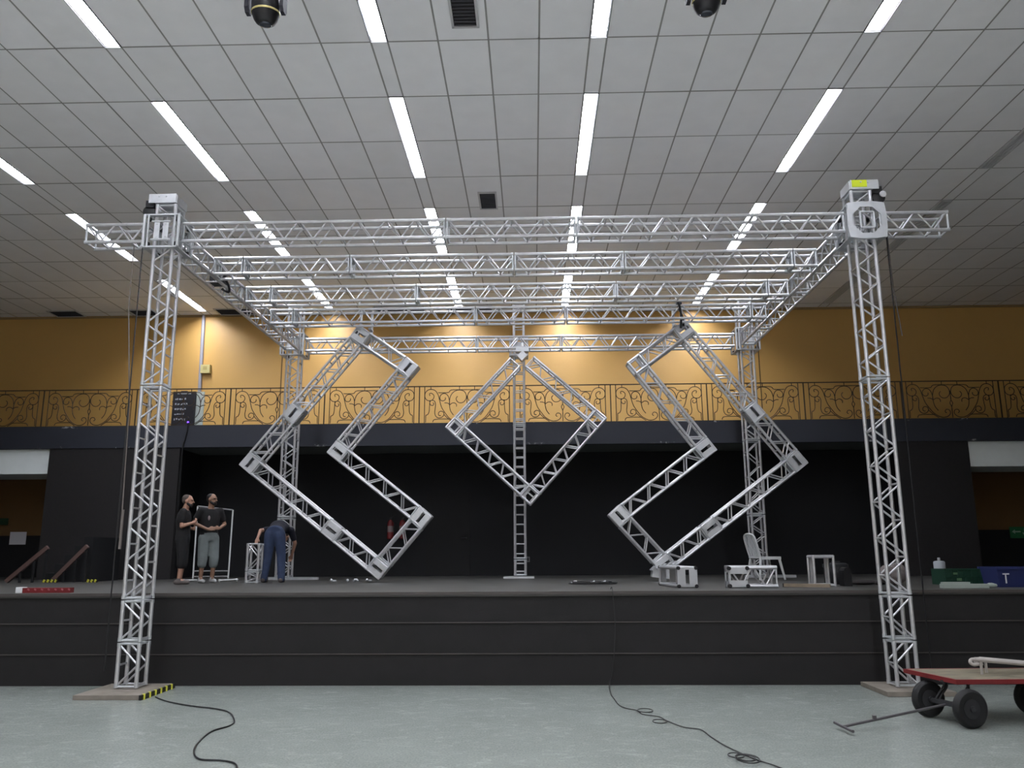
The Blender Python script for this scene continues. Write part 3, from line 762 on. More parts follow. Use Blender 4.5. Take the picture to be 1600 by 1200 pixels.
m = MB(); m.box(((3.62+4.02)/2, 11.95, STAGE_Z+.03), (.62, .07, .045), M.Rotation(-.55, 3, 'Z')); m.mi = 1; m.box((3.57, 12.13, STAGE_Z+.03), (.05, .075, .05), M.Rotation(-.55, 3, 'Z'))
tag(obj('wooden_batten', m, [mat('pale_wood', (.50, .45, .38), .7, noise=.2), BLK], None, (3.8, 11.95, STAGE_Z), smooth=False), 'pale wooden batten lying in front of the upright truss frame', 'batten')
a = atY(1398, 915, 12.5)
m = MB(); rnd = random.Random(2)
m.ell((a.x, 12.55, STAGE_Z+.14), (.2, .16, .14)); m.ell((a.x+.1, 12.6, STAGE_Z+.2), (.12, .12, .13)); m.ell((a.x-.1, 12.5, STAGE_Z+.17), (.1, .1, .13))
tag(obj('cloth_bag', m, mat('grey_canvas', (.42, .39, .38), .9, noise=.2, bump=.5, bscale=12), None, (a.x, 12.55, STAGE_Z)), 'crumpled grey cloth bag behind the right front tower', 'bag')
a = atY(1350, 915, 12.9)
m = MB(); m.ell((a.x, 12.9, STAGE_Z+.035), (.22, .15, .035)); m.ell((a.x+.2, 12.8, STAGE_Z+.03), (.1, .1, .03))
tag(obj('folded_cloth', m, mat('dark_cloth', (.17, .15, .15), .9), None, (a.x, 12.9, STAGE_Z)), 'dark flat cloth left of the grey bag', 'cloth')
def bottle():
    a = atY(1470, 903, 14.2); X = a.x; t = thing('gas_bottle', 'upright pale grey cylinder bottle behind the green crate', 'bottle', (X, 14.2, STAGE_Z))
    h = atY(1470, 876, 14.2).z-STAGE_Z
    m = MB(); m.lathe([(.075, 0), (.09, .02), (.09, h-.03), (.08, h-.01), (.03, h)], (X, 14.2, STAGE_Z), n=20); obj('bottle_body', m, STEELT, t)
    m = MB(); m.lathe([(.02, 0), (.025, .02), (.02, .05)], (X, 14.2, STAGE_Z+h), n=10); obj('valve', m, ALUP, t)
bottle()
def crate():
    a = atY(1478, 912, 12.6); b = atY(1561, 912, 12.6); X0, X1 = a.x, b.x; h = atY(1500, 889, 12.6).z-STAGE_Z; t = thing('plastic_crate', 'dark green plastic crate on the stage left of the blue bin', 'crate', ((X0+X1)/2, 12.8, STAGE_Z))
    m = MB(); W = X1-X0; cx = (X0+X1)/2
    for y in (12.6, 13.0): m.box((cx, y, STAGE_Z+h/2), (W, .02, h))
    for x in (X0, X1): m.box((x, 12.8, STAGE_Z+h/2), (.02, .4, h))
    m.box((cx, 12.8, STAGE_Z+.01), (W, .4, .02))
    for z in (.02, h/2, h-.01): m.box((cx, 12.588, STAGE_Z+z), (W+.02, .02, .02))
    for k in range(9): m.box((X0+W*k/8, 12.587, STAGE_Z+h/2), (.014, .018, h))
    obj('crate_body', m, GREEN, t, smooth=False)
    m = MB(); m.box((X0+.14, 12.574, STAGE_Z+h*.72), (.06, .004, .03)); m.box((X0+.19, 12.574, STAGE_Z+h*.35), (.07, .004, .04)); obj('crate_logo', m, mat('pale_green_print', (.30, .42, .30), .6), t, smooth=False)
crate()
def bin_():
    X0 = atY(1561, 918, 11.75).x; h = atY(1580, 886, 11.75).z-STAGE_Z; t = thing('plastic_bin', 'dark blue plastic bin with a white T at the right edge', 'bin', (X0+.3, 12.0, STAGE_Z))
    m = MB()
    def ring(z, e): return [(X0-e, 11.75-e, z), (X0+.62+e, 11.75-e, z), (X0+.62+e, 12.2+e, z), (X0-e, 12.2+e, z)]
    q = ring(STAGE_Z, -.03)+ring(STAGE_Z+h, 0)+ring(STAGE_Z+h, -.015)+ring(STAGE_Z+.02, -.045)
    fs = [(3, 2, 1, 0)]
    for b in (0, 4, 8):
        fs += [(b+i, b+(i+1) % 4, b+4+(i+1) % 4, b+4+i) for i in range(4)]
    fs += [(12, 13, 14, 15)]; m.add(q, fs)
    for x, y, dx, dy in ((X0+.31, 11.745, .66, .03), (X0+.31, 12.205, .66, .03)): m.box((x, y, STAGE_Z+h-.015), (dx, dy, .03))
    obj('bin_body', m, BLUE, t, smooth=False)
    m = MB(); m.box((X0+.105, 11.735, STAGE_Z+h*.66), (.09, .004, .018)); m.box((X0+.10, 11.735, STAGE_Z+h*.44), (.018, .004, .13)); obj('printed_letter', m, PLW, t, smooth=False)
bin_()
a = atZ(1472, 918, STAGE_Z+.04); b_ = atZ(1556, 917, STAGE_Z+.04)
m = MB(); ya = 11.5; xa = atY(1471, 918, ya).x; xb = atY(1543, 918, ya).x; m.box(((xa+xb)/2, ya, STAGE_Z+.03), (xb-xa, .09, .055)); m.box((xa+.2, ya+.02, STAGE_Z+.07), (.36, .07, .025)); m.lathe([(.03, 0), (.035, .03), (.035, .06), (.018, .12)], (xb+.005, ya, STAGE_Z+.035), (1, 0, 0), 12)
tag(obj('white_tube_bundle', m, mat('offwhite_plastic', (.62, .66, .63), .5), None, (xa, ya, STAGE_Z)), 'long white tube lying in front of the green crate', 'tube')

# fire extinguishers on the recess wall
for i, (px_, py, nm) in enumerate(((610, 826, 'left'), (629, 826, 'right'))):
    c = atY(px_, py, 19.18); t = thing('fire_extinguisher', 'red fire extinguisher on the black back wall, the %s one of the pair' % nm, 'fire extinguisher', c, 'fire extinguishers on the black wall')
    m = MB(); m.lathe([(.05, -.24), (.075, -.22), (.075, .12), (.05, .18), (.025, .2)], c, n=16); obj('cylinder', m, RED, t)
    m = MB(); m.lathe([(.077, -.08), (.077, .06)], c, n=16); obj('paper_label', m, mat('pale_label%d' % i, (.5, .45, .45), .7), t)
    m = MB(); m.box(c+V((0, 0, .22)), (.05, .04, .05)); m.tube(c+V((0, 0, .25)), c+V((.1, -.02, .27)), .01); m.path(smooth_pts([c+V((.02, -.02, .22)), c+V((.1, -.04, .1)), c+V((.09, -.03, -.1))]), .01, 6); m.box(c+V((0, .09, .05)), (.08, .03, .2)); obj('valve_and_hose', m, BLK, t)
c = atY(825, 874, 19.28); m = MB(); m.box(c, (.08, .02, .12)); m.mi = 1; m.box(c+V((0, -.012, 0)), (.04, .006, .07))
tag(obj('wall_socket', m, [mat('grey_socket', (.42, .42, .42), .6), BLK], None, c, smooth=False), 'small grey socket on the black wall right of the mast foot', 'socket')

# ------------------------------------------------------------------ stage things, left side
def rack():
    Y = 15.7; a = atY(302, 895, Y); b = atY(357, 895, Y); at, bt = atY(309, 791, Y), atY(364, 797, Y); z0 = STAGE_Z
    t = thing('garment_rack', 'white metal garment rack frame standing behind the man in grey shorts', 'garment rack', ((a.x+b.x)/2, Y, z0))
    for p, q in ((a, at), (b, bt)):
        m = MB(); m.tube((p.x, Y, z0+.06), (q.x, Y, q.z), .015); obj('post', m, PLW, t)
        m = MB(); m.tube((p.x-.1, Y-.22, z0+.035), (p.x+.1, Y+.22, z0+.035), .016)
        for s_ in (-1, 1): m.lathe([(.03, -.012), (.03, .012)], (p.x+s_*.09, Y+s_*.2, z0+.03), (1, 0, 0), 12)
        obj('foot', m, PLW, t)
    m = MB(); m.tube((at.x, Y, at.z), (bt.x, Y, bt.z), .014); obj('top_bar', m, mat('grey_tube', (.5, .5, .5), .5), t)
    m = MB(); m.tube((a.x, Y, z0+.10), (b.x, Y, z0+.10), .012); m.tube((a.x, Y, z0+.2), (b.x, Y, z0+.2), .012); obj('lower_bar', m, mat('grey_tube2', (.6, .6, .6), .5), t)
rack()
# red barrier boards at the stage edge
a, b_ = atY(36, 928, 11.35), atY(112, 927, 11.35)
m = MB(); n = 9
m.box(((a.x+b_.x)/2, 11.35, STAGE_Z+.035), (b_.x-a.x, .10, .065)); m.mi = 1
m.box((a.x-.03, 11.35, STAGE_Z+.04), (.09, .11, .075))
m.mi = 2
for k in range(7): m.box((a.x+.1+(b_.x-a.x)*k/7.2, 11.296, STAGE_Z+.045), (.03, .004, .02), M.Rotation(.5, 3, 'Y'))
tag(obj('barrier_board', m, [RED, PLW, mat('pinkish_print', (.62, .35, .38), .6)], None, (a.x, 11.35, STAGE_Z), smooth=False), 'red barrier board with a white end lying on the stage edge at left', 'board')
# stair flight with two handrails
def stairs():
    Y0 = 15.9
    t = thing('staircase', 'dark stair flight with two brown handrails at the left of the stage', 'staircase', (-9.0, Y0, STAGE_Z))
    xa = atY(60, 905, Y0).x; xb = atY(165, 905, Y0+.8).x
    n = 5; 
    for i in range(n):
        m = MB(); x0 = xa+(xb-xa)*i/n; m.box(((x0+xb)/2, Y0+.75, STAGE_Z+.085+.17*i), (xb-x0, 1.1, .17)); obj('step', m, BLACKW, t, smooth=False)
    for (p, q, Y, m_) in (((8, 922), (75, 855), Y0-.1, 0), ((80, 918), (137, 853), Y0+.05, 1)):
        A = atY(*p, Y); B = atY(*q, Y); A.z = max(A.z, STAGE_Z+.02)
        m = MB(); d = (B-A); ang = atan2(d.z, d.x); m.box((A+B)/2, (d.length, .06, .075), M.Rotation(-ang, 3, 'Y')); obj('handrail', m, WOODR, t, smooth=False)
        m = MB()
        for f_ in (.35, .68, .98):
            P = A+d*f_; m.box((P.x, P.y, (P.z+STAGE_Z)/2), (.035, .035, P.z-STAGE_Z)); 
        obj('baluster', m, BLACKW, t, smooth=False)
    return t, xa
st, sxa = stairs()
for (x0, x1, y, nm) in ((66, 90, 906, 'left'), (135, 152, 904, 'right')):
    A = atY(x0, y, 15.75); B = atY(x1, y, 15.75); m = MB(); n = 4 if nm == 'left' else 3
    for k in range(n): m.box((A.x+(B.x-A.x)*(k+.5)/n, 15.75, STAGE_Z+.03), ((B.x-A.x)/n*.5, .02, .05), M.Rotation(.4, 3, 'Y'))
    m.mi = 1; m.box(((A.x+B.x)/2, 15.765, STAGE_Z+.03), (B.x-A.x, .02, .055))
    tag(obj('hazard_tape', m, [YEL, BLK], None, ((A.x+B.x)/2, 15.75, A.z), smooth=False), 'yellow and black hazard tape strip by the stairs, the %s one' % nm, 'tape', 'hazard tape strips by the stairs')
c = atY(28, 841, 19.84); m = MB(); m.box(c, (.40, .006, .30)); tag(obj('paper_notice', m, mat('white_paper', (.85, .85, .88), .7), None, c, smooth=False), 'blank white paper notice on the dark wall at far left', 'notice')
c = atY(1597, 832, 19.8)
t = thing('exit_sign', 'dim green exit sign with a white arrow at the right edge', 'sign', c)
m = MB(); m.box(c, (.56, .03, .26)); m.tube(c+V((0, .0, 0)), c+V((0, .1, 0)), .03); obj('sign_panel', m, mat('sign_green', (.10, .42, .25), .6), t, smooth=False)
m = MB(); m.box(c+V((-.12, -.018, .02)), (.16, .004, .03)); m.prism([(-.24, 0, .02), (-.17, 0, .07), (-.17, 0, -.03)], c+V((0, -.02, 0)), c+V((0, -.016, 0)))
m.ell(c+V((.06, -.018, .085)), (.02, .003, .02), n=8)
m.box(c+V((.06, -.018, .03)), (.04, .004, .08)); m.box(c+V((.09, -.018, -.04)), (.02, .004, .09), M.Rotation(.5, 3, 'Y')); m.box(c+V((.03, -.018, -.04)), (.02, .004, .09), M.Rotation(-.5, 3, 'Y'))
m.box(c+V((.18, -.018, 0)), (.08, .004, .19))
obj('pictogram', m, mat('sign_white', (.62, .75, .66), .6), t, smooth=False)
# green patch sign at far left wall
c = atY(3, 815, 19.85); m = MB(); m.box(c, (.30, .02, .16)); tag(obj('exit_plate', m, mat('dull_green', (.08, .22, .12), .7), None, c, smooth=False), 'dim green plate on the passage wall at the left edge', 'sign')

# ------------------------------------------------------------------ balcony things
def cabinet():
    Y = 18.0; a = atY(271, 612, Y); b = atY(302, 664, Y); t = thing('equipment_rack', 'black rack cabinet with white lettering behind the balcony railing', 'equipment rack', ((a.x+b.x)/2, Y+.2, 4.2))
    m = MB(); m.box(((a.x+b.x)/2, Y+.25, (a.z+4.2)/2), (b.x-a.x, .5, a.z-4.2)); m.box(((a.x+b.x)/2-.1, Y+.25, a.z+.03), (.14, .1, .05)); obj('cabinet_body', m, mat('rack_black', (.13, .13, .16), .5), t, smooth=False)
    m = MB(); rnd = random.Random(4); W = b.x-a.x; cx = (a.x+b.x)/2
    for r_ in range(5):
        z = a.z-.17-.115*r_; x = a.x+.06
        while x < a.x+W*.58:
            w_ = rnd.uniform(.02, .05); m.box((x+w_/2, Y-.004, z+rnd.uniform(-.008, .008)), (w_, .006, rnd.uniform(.02, .045))); x += w_+rnd.uniform(.008, .03)
    m.box((cx, Y-.004, a.z-.05), (W*.6, .006, .015))
    obj('white_lettering', m, mat('white_print', (.72, .74, .78), .6), t, smooth=False)
    m = MB(); m.ell((b.x-.12, Y-.01, b.z+.06), (.022, .012, .022)); obj('indicator_light', m, mat('violet_led', (.35, .2, 1), .5, emit=6), t)
    p = MB(); a2 = atY(303, 612, Y+.05); b2 = atY(315, 664, Y+.05); p.box(((a2.x+b2.x)/2+.03, Y+.08, (a2.z+4.2)/2), (b2.x-a2.x-.05, .04, a2.z-4.2))
    tag(obj('foam_board', p, mat('pale_board', (.78, .82, .80), .7), None, ((a2.x+b2.x)/2, Y+.08, 4.2), smooth=False), 'pale upright board leaning right of the black rack on the balcony', 'board')
cabinet()
a = atY(318, 500, 20.66); b_ = atY(314, 600, 20.66)
m = MB(); m.tube((a.x, 20.66, CEIL_Z-.01), (b_.x, 20.66, 4.2), .045, 10); tag(obj('wall_conduit', m, mat('grey_conduit', (.62, .62, .66), .5), None, (b_.x, 20.66, 4.2)), 'grey vertical conduit pipe on the ochre wall behind the balcony', 'pipe')
c = atY(320, 577, 20.62); t = thing('electric_box', 'cream electric box mounted beside the grey conduit', 'electric box', c)
m = MB(); m.box(c+V((.03, 0, 0)), (.24, .12, .22)); obj('box_body', m, mat('cream_box', (.80, .76, .52), .5), t, smooth=False)
m = MB(); m.box(c+V((.03, -.064, .02)), (.10, .008, .09)); m.box(c+V((.03, -.07, .04)), (.06, .008, .02)); obj('box_cover', m, mat('cream_cover', (.72, .66, .42), .5), t, smooth=False)
c = atY(294, 665, BEAM_Y-.01); m = MB(); m.path(smooth_pts([(c.x, BEAM_Y-.02, 4.5), (c.x-.01, BEAM_Y-.02, 4.3), (c.x-.05, BEAM_Y-.02, 4.1), (c.x-.08, BEAM_Y-.02, 3.9), (c.x-.1, BEAM_Y-.01, 2.6)]), .014, 6)
tag(obj('hanging_cable', m, BLK, None, (c.x, BEAM_Y, 3)), 'thin black cable hanging over the balcony edge below the rack', 'cable')

# ------------------------------------------------------------------ floor cables
m = MB(); px1 = [(243, 1089), (262, 1096), (300, 1103), (335, 1107), (358, 1113), (366, 1126), (358, 1134), (330, 1143), (310, 1160), (303, 1175), (312, 1186), (345, 1188), (365, 1192), (371, 1200), (370, 1215)]
m.path(smooth_pts([atZ(x, y, .010) for x, y in px1], 6), .008, 6)
tag(obj('power_cable', m, BLK, None, tuple(atZ(243, 1089, 0))), 'black cable snaking over the floor from the left tower base', 'cable')
m = MB(); px2 = [(953, 1071), (954, 1083), (960, 1092), (968, 1102), (980, 1107), (995, 1110), (1005, 1116), (1030, 1120), (1042, 1126), (1068, 1136), (1095, 1140), (1112, 1152), (1135, 1166), (1165, 1180), (1185, 1188), (1210, 1196), (1240, 1208)]
P2 = [atZ(x, y, .009) for x, y in px2]; P2[0].y = min(P2[0].y, STAGE_Y-.02)
top = V((atY(957, 926, STAGE_Y-.03).x, STAGE_Y-.035, STAGE_Z+.0))
m.path(smooth_pts([top+V((0, .25, .02)), top+V((0, 0, .01)), top+V((.02, 0, -.5)), top+V((-.03, .01, -1.0)), V((P2[0].x, STAGE_Y-.03, .03))]+P2[1:], 6), .0055, 6)
def loop(cx, cy, rx, ry, z):
    c = atZ(cx, cy, z); e = atZ(cx+rx, cy, z); k = (e-c).length
    ky = abs(atZ(cx, cy-ry, z).y-c.y); return smooth_pts([c+V((k*cos(t), ky*sin(t), 0)) for t in [2*pi*i/10 for i in range(10)]], 3, True)
for l in ((1008, 1110, 12, 3, .02), (1031, 1127, 11, 3, .02), (1150, 1180, 12, 4, .02), (1168, 1185, 18, 7, .025), (1166, 1184, 14, 5, .035)): m.path(loop(*l), .0055, 6, closed=True)
tag(obj('signal_cable', m, mat('worn_black_cable', (.16, .16, .16), .6), None, tuple(P2[1])), 'thin black cable with small coils running down the stage front onto the floor', 'cable')

# ------------------------------------------------------------------ trolley
def trolley():
    t = thing('flatbed_trolley', 'red-edged wooden flatbed trolley with black pneumatic wheels and pull handle', 'trolley', (4.9, 8.85, 0))
    zD = .415
    A = V((3.93, 9.28)); B = V((4.085, 8.50)); Cc = V((6.0, 8.56)); D = V((5.9, 9.34))
    def slab(pts, z0, z1):
        m = MB(); m.prism([(p.x, p.y, z0) for p in pts], (0, 0, 0), (0, 0, z1-z0)); return m
    obj('deck', slab([A, B, Cc, D], zD, zD+.02), mat('worn_wood_deck', (.46, .43, .36), .8, noise=.35, nscale=7, stretch=(.5, 3, 1)), t, smooth=False)
    m = MB()
    for p, q in ((A, B), (B, Cc), (Cc, D), (D, A)):
        d = (q-p); c = (p+q)/2; m.box((c.x, c.y, zD), (d.length+.02, .025, .042), M.Rotation(atan2(d.y, d.x), 3, 'Z'))
    obj('deck_edge', m, RED, t, smooth=False)
    r = .18
    def wheel(c, ax):
        c = V(c); ax = V(ax).normalized(); m = MB(); w = .045
        m.lathe([(.09, -w*.6), (.12, -w), (.155, -w*.95), (.174, -w*.6), (r, -.01), (r, .01), (.174, w*.6), (.155, w*.95), (.12, w), (.09, w*.6)], c, ax, 28)
        o = obj('wheel', m, RUB, t)
        h = MB(); h.lathe([(.088, -.02), (.092, -.03), (.09, .03), (.03, .035), (.03, .055), (.0, .058)], c, ax, 20); h.lathe([(.03, -.055), (.03, .0)], c, ax, 12); obj('hub', h, mat('dirty_hub', (.16, .16, .17), .6), o)
    ax1 = V((.13, -.56, 0)).normalized()
    w1, w2 = V((4.02, 9.0, r)), V((4.155, 8.44, r)); wheel(w1, ax1); wheel(w2, ax1)
    wheel((5.12, 9.10, r), (.05, -1, 0)); wheel((5.17, 8.62, r), (.05, -1, 0))
    m = MB(); m.tube(w1-ax1*.06, w2+ax1*.06, .018); m.box((w1+w2)/2+V((0, 0, .0)), (.05, .42, .04), M.Rotation(atan2(ax1.y, ax1.x)+pi/2, 3, 'Z'))
    m.tube((5.11, 9.2, r), (5.17, 8.55, r), .018); obj('axle', m, mat('greasy_steel', (.26, .26, .27), .5, .4), t)
    m = MB(); c = (w1+w2)/2
    for s_ in (-1, 1):
        p = c-ax1*s_*.15
        m.path(smooth_pts([p, p+V((.04, 0, .06)), p+V((.10, 0, .14)), p+V((.10, 0, zD-r-.02))]), .014, 6)
        m.tube(p+V((-.02, 0, .02)), p+V((.14, 0, zD-r)), .010)
    m.lathe([(.12, 0), (.12, .02)], (c.x+.06, c.y, zD-.03), n=18)
    for y in (9.1, 8.65):
        m.tube((5.14, y, r), (5.14, y, zD), .02)
    obj('undercarriage', m, BLK, t)
    T_ = atZ(1319, 1135, .05); m = MB(); s0 = c+V((-.03, 0, -.01)); m.tube(s0, T_, .013); f_ = (s0-T_).normalized(); mid = T_+f_*.36; m.box(mid+V((0, 0, .02)), (.03, .03, .04))
    a_ = atZ(1304, 1129, .05); b2 = atZ(1333, 1143, .04); m.tube(a_, b2, .014); obj('pull_handle', m, mat('grey_worn_steel', (.34, .33, .34), .5, .4), t)
    return zD
zD = trolley()
for i, (p, q, nm) in enumerate((((1523, 1034), (1640, 1058), 'front'), ((1530, 1029), (1640, 1049), 'rear'))):
    Y = 8.86+.12*i; A = atY(*p, Y); B = atY(*q, Y); m = MB(); z = zD+.05
    A = V((A.x, Y, zD+.165-.01*i)); B = V((5.85, Y-.02, zD+.045))
    m.tube(A, B, .022); m.path(smooth_pts([A, A+V((-.035, 0, -.005)), A+V((-.045, -.005, -.03)), A+V((-.02, -.01, -.05)), A+V((.02, -.01, -.045))]), .018, 8)
    m.tube(A+V((.06, 0, -.03)), A+V((.06, 0, -.145+.01*i)), .014)
    tag(obj('white_support_bar', m, mat('offwhite_bar%d' % i, (.66, .64, .62), .5), None, A), 'off-white metal bar with a curled end lying on the trolley, the %s one' % nm, 'metal bar', 'white bars on the trolley')

# ------------------------------------------------------------------ moving-head lights above the viewer
def moving_head(c, label, tilt):
    c = V(c); t = thing('moving_head_light', label, 'stage light', c, 'moving head lights')
    m = MB(); m.box(c+V((0, 0, .50)), (.30, .26, .10)); m.lathe([(.11, .42), (.11, .46)], c, n=18); b0 = obj('lamp_base', m, BLK, t)
    m = MB()
    for s_ in (-1, 1):
        m.prism([(s_*.14, -.05, .43), (s_*.14, .05, .43), (s_*.14, .06, .10), (s_*.14, .03, .06), (s_*.14, -.03, .06), (s_*.14, -.06, .10)], c, c+V((s_*.035, 0, 0)))
    m.box(c+V((0, 0, .41)), (.33, .1, .03)); obj('yoke', m, mat('yoke_grey', (.15, .15, .18), .75), t, smooth=False)
    m = MB(); R = M.Rotation(tilt, 3, 'X'); ax = R @ V((0, 0, -1)); h = c+V((0, 0, .13))
    m.lathe([(.07, -.16), (.11, -.13), (.125, -.02), (.125, .06), (.105, .12), (.085, .15), (.06, .165)], h, ax, 22); hd = obj('lamp_head', m, BLK, t)
    m = MB(); m.lathe([(.126, .05), (.128, .055), (.128, .062), (.126, .067)], h, ax, 22); obj('trim_ring', m, mat('pale_gold', (.80, .75, .50), .4, .3), hd)
    m = MB(); m.lathe([(.06, .16), (.05, .175), (.02, .185)], h, ax, 18); obj('lens', m, mat('lens_glass', (.25, .27, .3), .1, .2), hd)
    m = MB(); m.box(c+V((-.08, 0, .57)), (.05, .06, .06)); m.box(c+V((.08, 0, .57)), (.05, .06, .06)); obj('clamp', m, ALUD, t)
MHY, MHZ = 6.5, 6.30
xl, xr = atY(414, 30, MHY).x, atY(1104, 10, MHY).x
zl_, zr_ = atY(414, 38, MHY).z, atY(1104, 21, MHY).z
moving_head((xl, MHY, zl_+.045), 'black moving head stage light hanging at the top edge, left', .12)
moving_head((xr, MHY, zr_+.045), 'black moving head stage light hanging at the top edge, right', .12)
t = thing('truss_beam', 'overhead truss above the frame carrying the moving head lights', 'truss beam', (xl-1, MHY, 7.0))
ztop = (zl_+zr_)/2+.045+.6+.15
truss(t, (xl-1.2, MHY, ztop+.0), (xr+1.2, MHY, ztop), rung_faces=(0, 2))
m = MB()
for x in (xl-.6, xr+.6): m.tube((x, MHY, ztop+.12), (x, MHY, CEIL_Z), .012)
obj('suspension_cable', m, BLK, t)

# ------------------------------------------------------------------ people
def finish(o, vox, it=6):
    r = o.modifiers.new('remesh', 'REMESH'); r.mode = 'VOXEL'; r.voxel_size = vox; r.use_smooth_shade = True
    s_ = o.modifiers.new('smooth', 'SMOOTH'); s_.factor = .5; s_.iterations = it
    return o
def hand(m, wr, d, up_, side, s=1.0, curl=.5):
    """palm plus five bent fingers; d = pointing direction, up_ = back of the hand, side = towards the thumb"""
    wr = V(wr); d = V(d).normalized(); up_ = (V(up_)-d*V(up_).dot(d)).normalized(); sd = V(side); sd = (sd-d*sd.dot(d)-up_*sd.dot(up_)).normalized()
    for k in (-1, -.3, .4, 1): m.cap(wr+sd*.012*k, wr+d*.075*s+sd*.027*k*s, .017*s, .013*s, 8)
    for i, L in enumerate((.066, .074, .070, .054)):
        b = wr+d*.082*s+sd*(.027-.018*i)*s; q = b+(d*cos(curl)-up_*sin(curl))*L*.55*s; e = q+(d*cos(curl*2.2)-up_*sin(curl*2.2))*L*.5*s
        m.cap(b, q, .0095*s, .009*s, 7); m.cap(q, e, .009*s, .0075*s, 7)
    b = wr+d*.03*s+sd*.024*s; q = b+(d*.7+sd*.7).normalized()*.035*s-up_*.01; e = q+(d*.95+sd*.15-up_*.3).normalized()*.03*s
    m.cap(b, q, .012*s, .0105*s, 7); m.cap(q, e, .0105*s, .008*s, 7)
def headgeo(m, c, R, s=1.0):
    P = lambda x, y, z: V(c)+R @ (V((x, y, z))*s)
    m.ell(P(0, -.008, .03), (.073*s, .088*s, .085*s), R, 18); m.ell(P(0, .018, -.035), (.055*s, .062*s, .062*s), R, 16); m.ell(P(0, .045, -.075), (.028*s, .025*s, .022*s), R, 10)
    m.cap(P(0, .082, .012), P(0, .103, -.022), .009*s, .014*s, 8)                       # nose
    m.ell(P(0, .076, -.05), (.025*s, .012*s, .007*s), R, 8); m.ell(P(0, .074, -.061), (.021*s, .012*s, .007*s), R, 8)   # lips
    for a in (-1, 1):
        m.ell(P(a*.074, -.004, -.005), (.010*s, .02*s, .032*s), R, 8)                    # ears
        m.cap(P(a*.012, .083, .028), P(a*.045, .070, .030), .009*s, .008*s, 6)           # brow
def hairgeo(m, c, R, s=1.0, beard=True):
    P = lambda x, y, z: V(c)+R @ (V((x, y, z))*s)
    m.ell(P(0, -.026, .050), (.0765*s, .082*s, .071*s), R, 18); m.ell(P(0, -.05, .012), (.072*s, .055*s, .06*s), R, 14)
def beardgeo(m, c, R, s=1.0):
    P = lambda x, y, z: V(c)+R @ (V((x, y, z))*s)
    m.ell(P(0, .050, -.080), (.042*s, .036*s, .030*s), R, 12)
    for a in (-1, 1): m.cap(P(a*.056, .012, -.045), P(a*.026, .052, -.075), .022*s, .028*s, 8); m.cap(P(a*.004, .088, -.036), P(a*.024, .078, -.05), .009*s, .009*s, 6)
def eyes(root, body, c, R, s=1.0):
    for a in (-1, 1):
        m = MB(); m.ell(V(c)+R @ (V((a*.028, .076, .012))*s), (.012*s, .008*s, .008*s), R, 8); obj('eye', m, mat('dark_eye', (.12, .10, .09), .3), body)
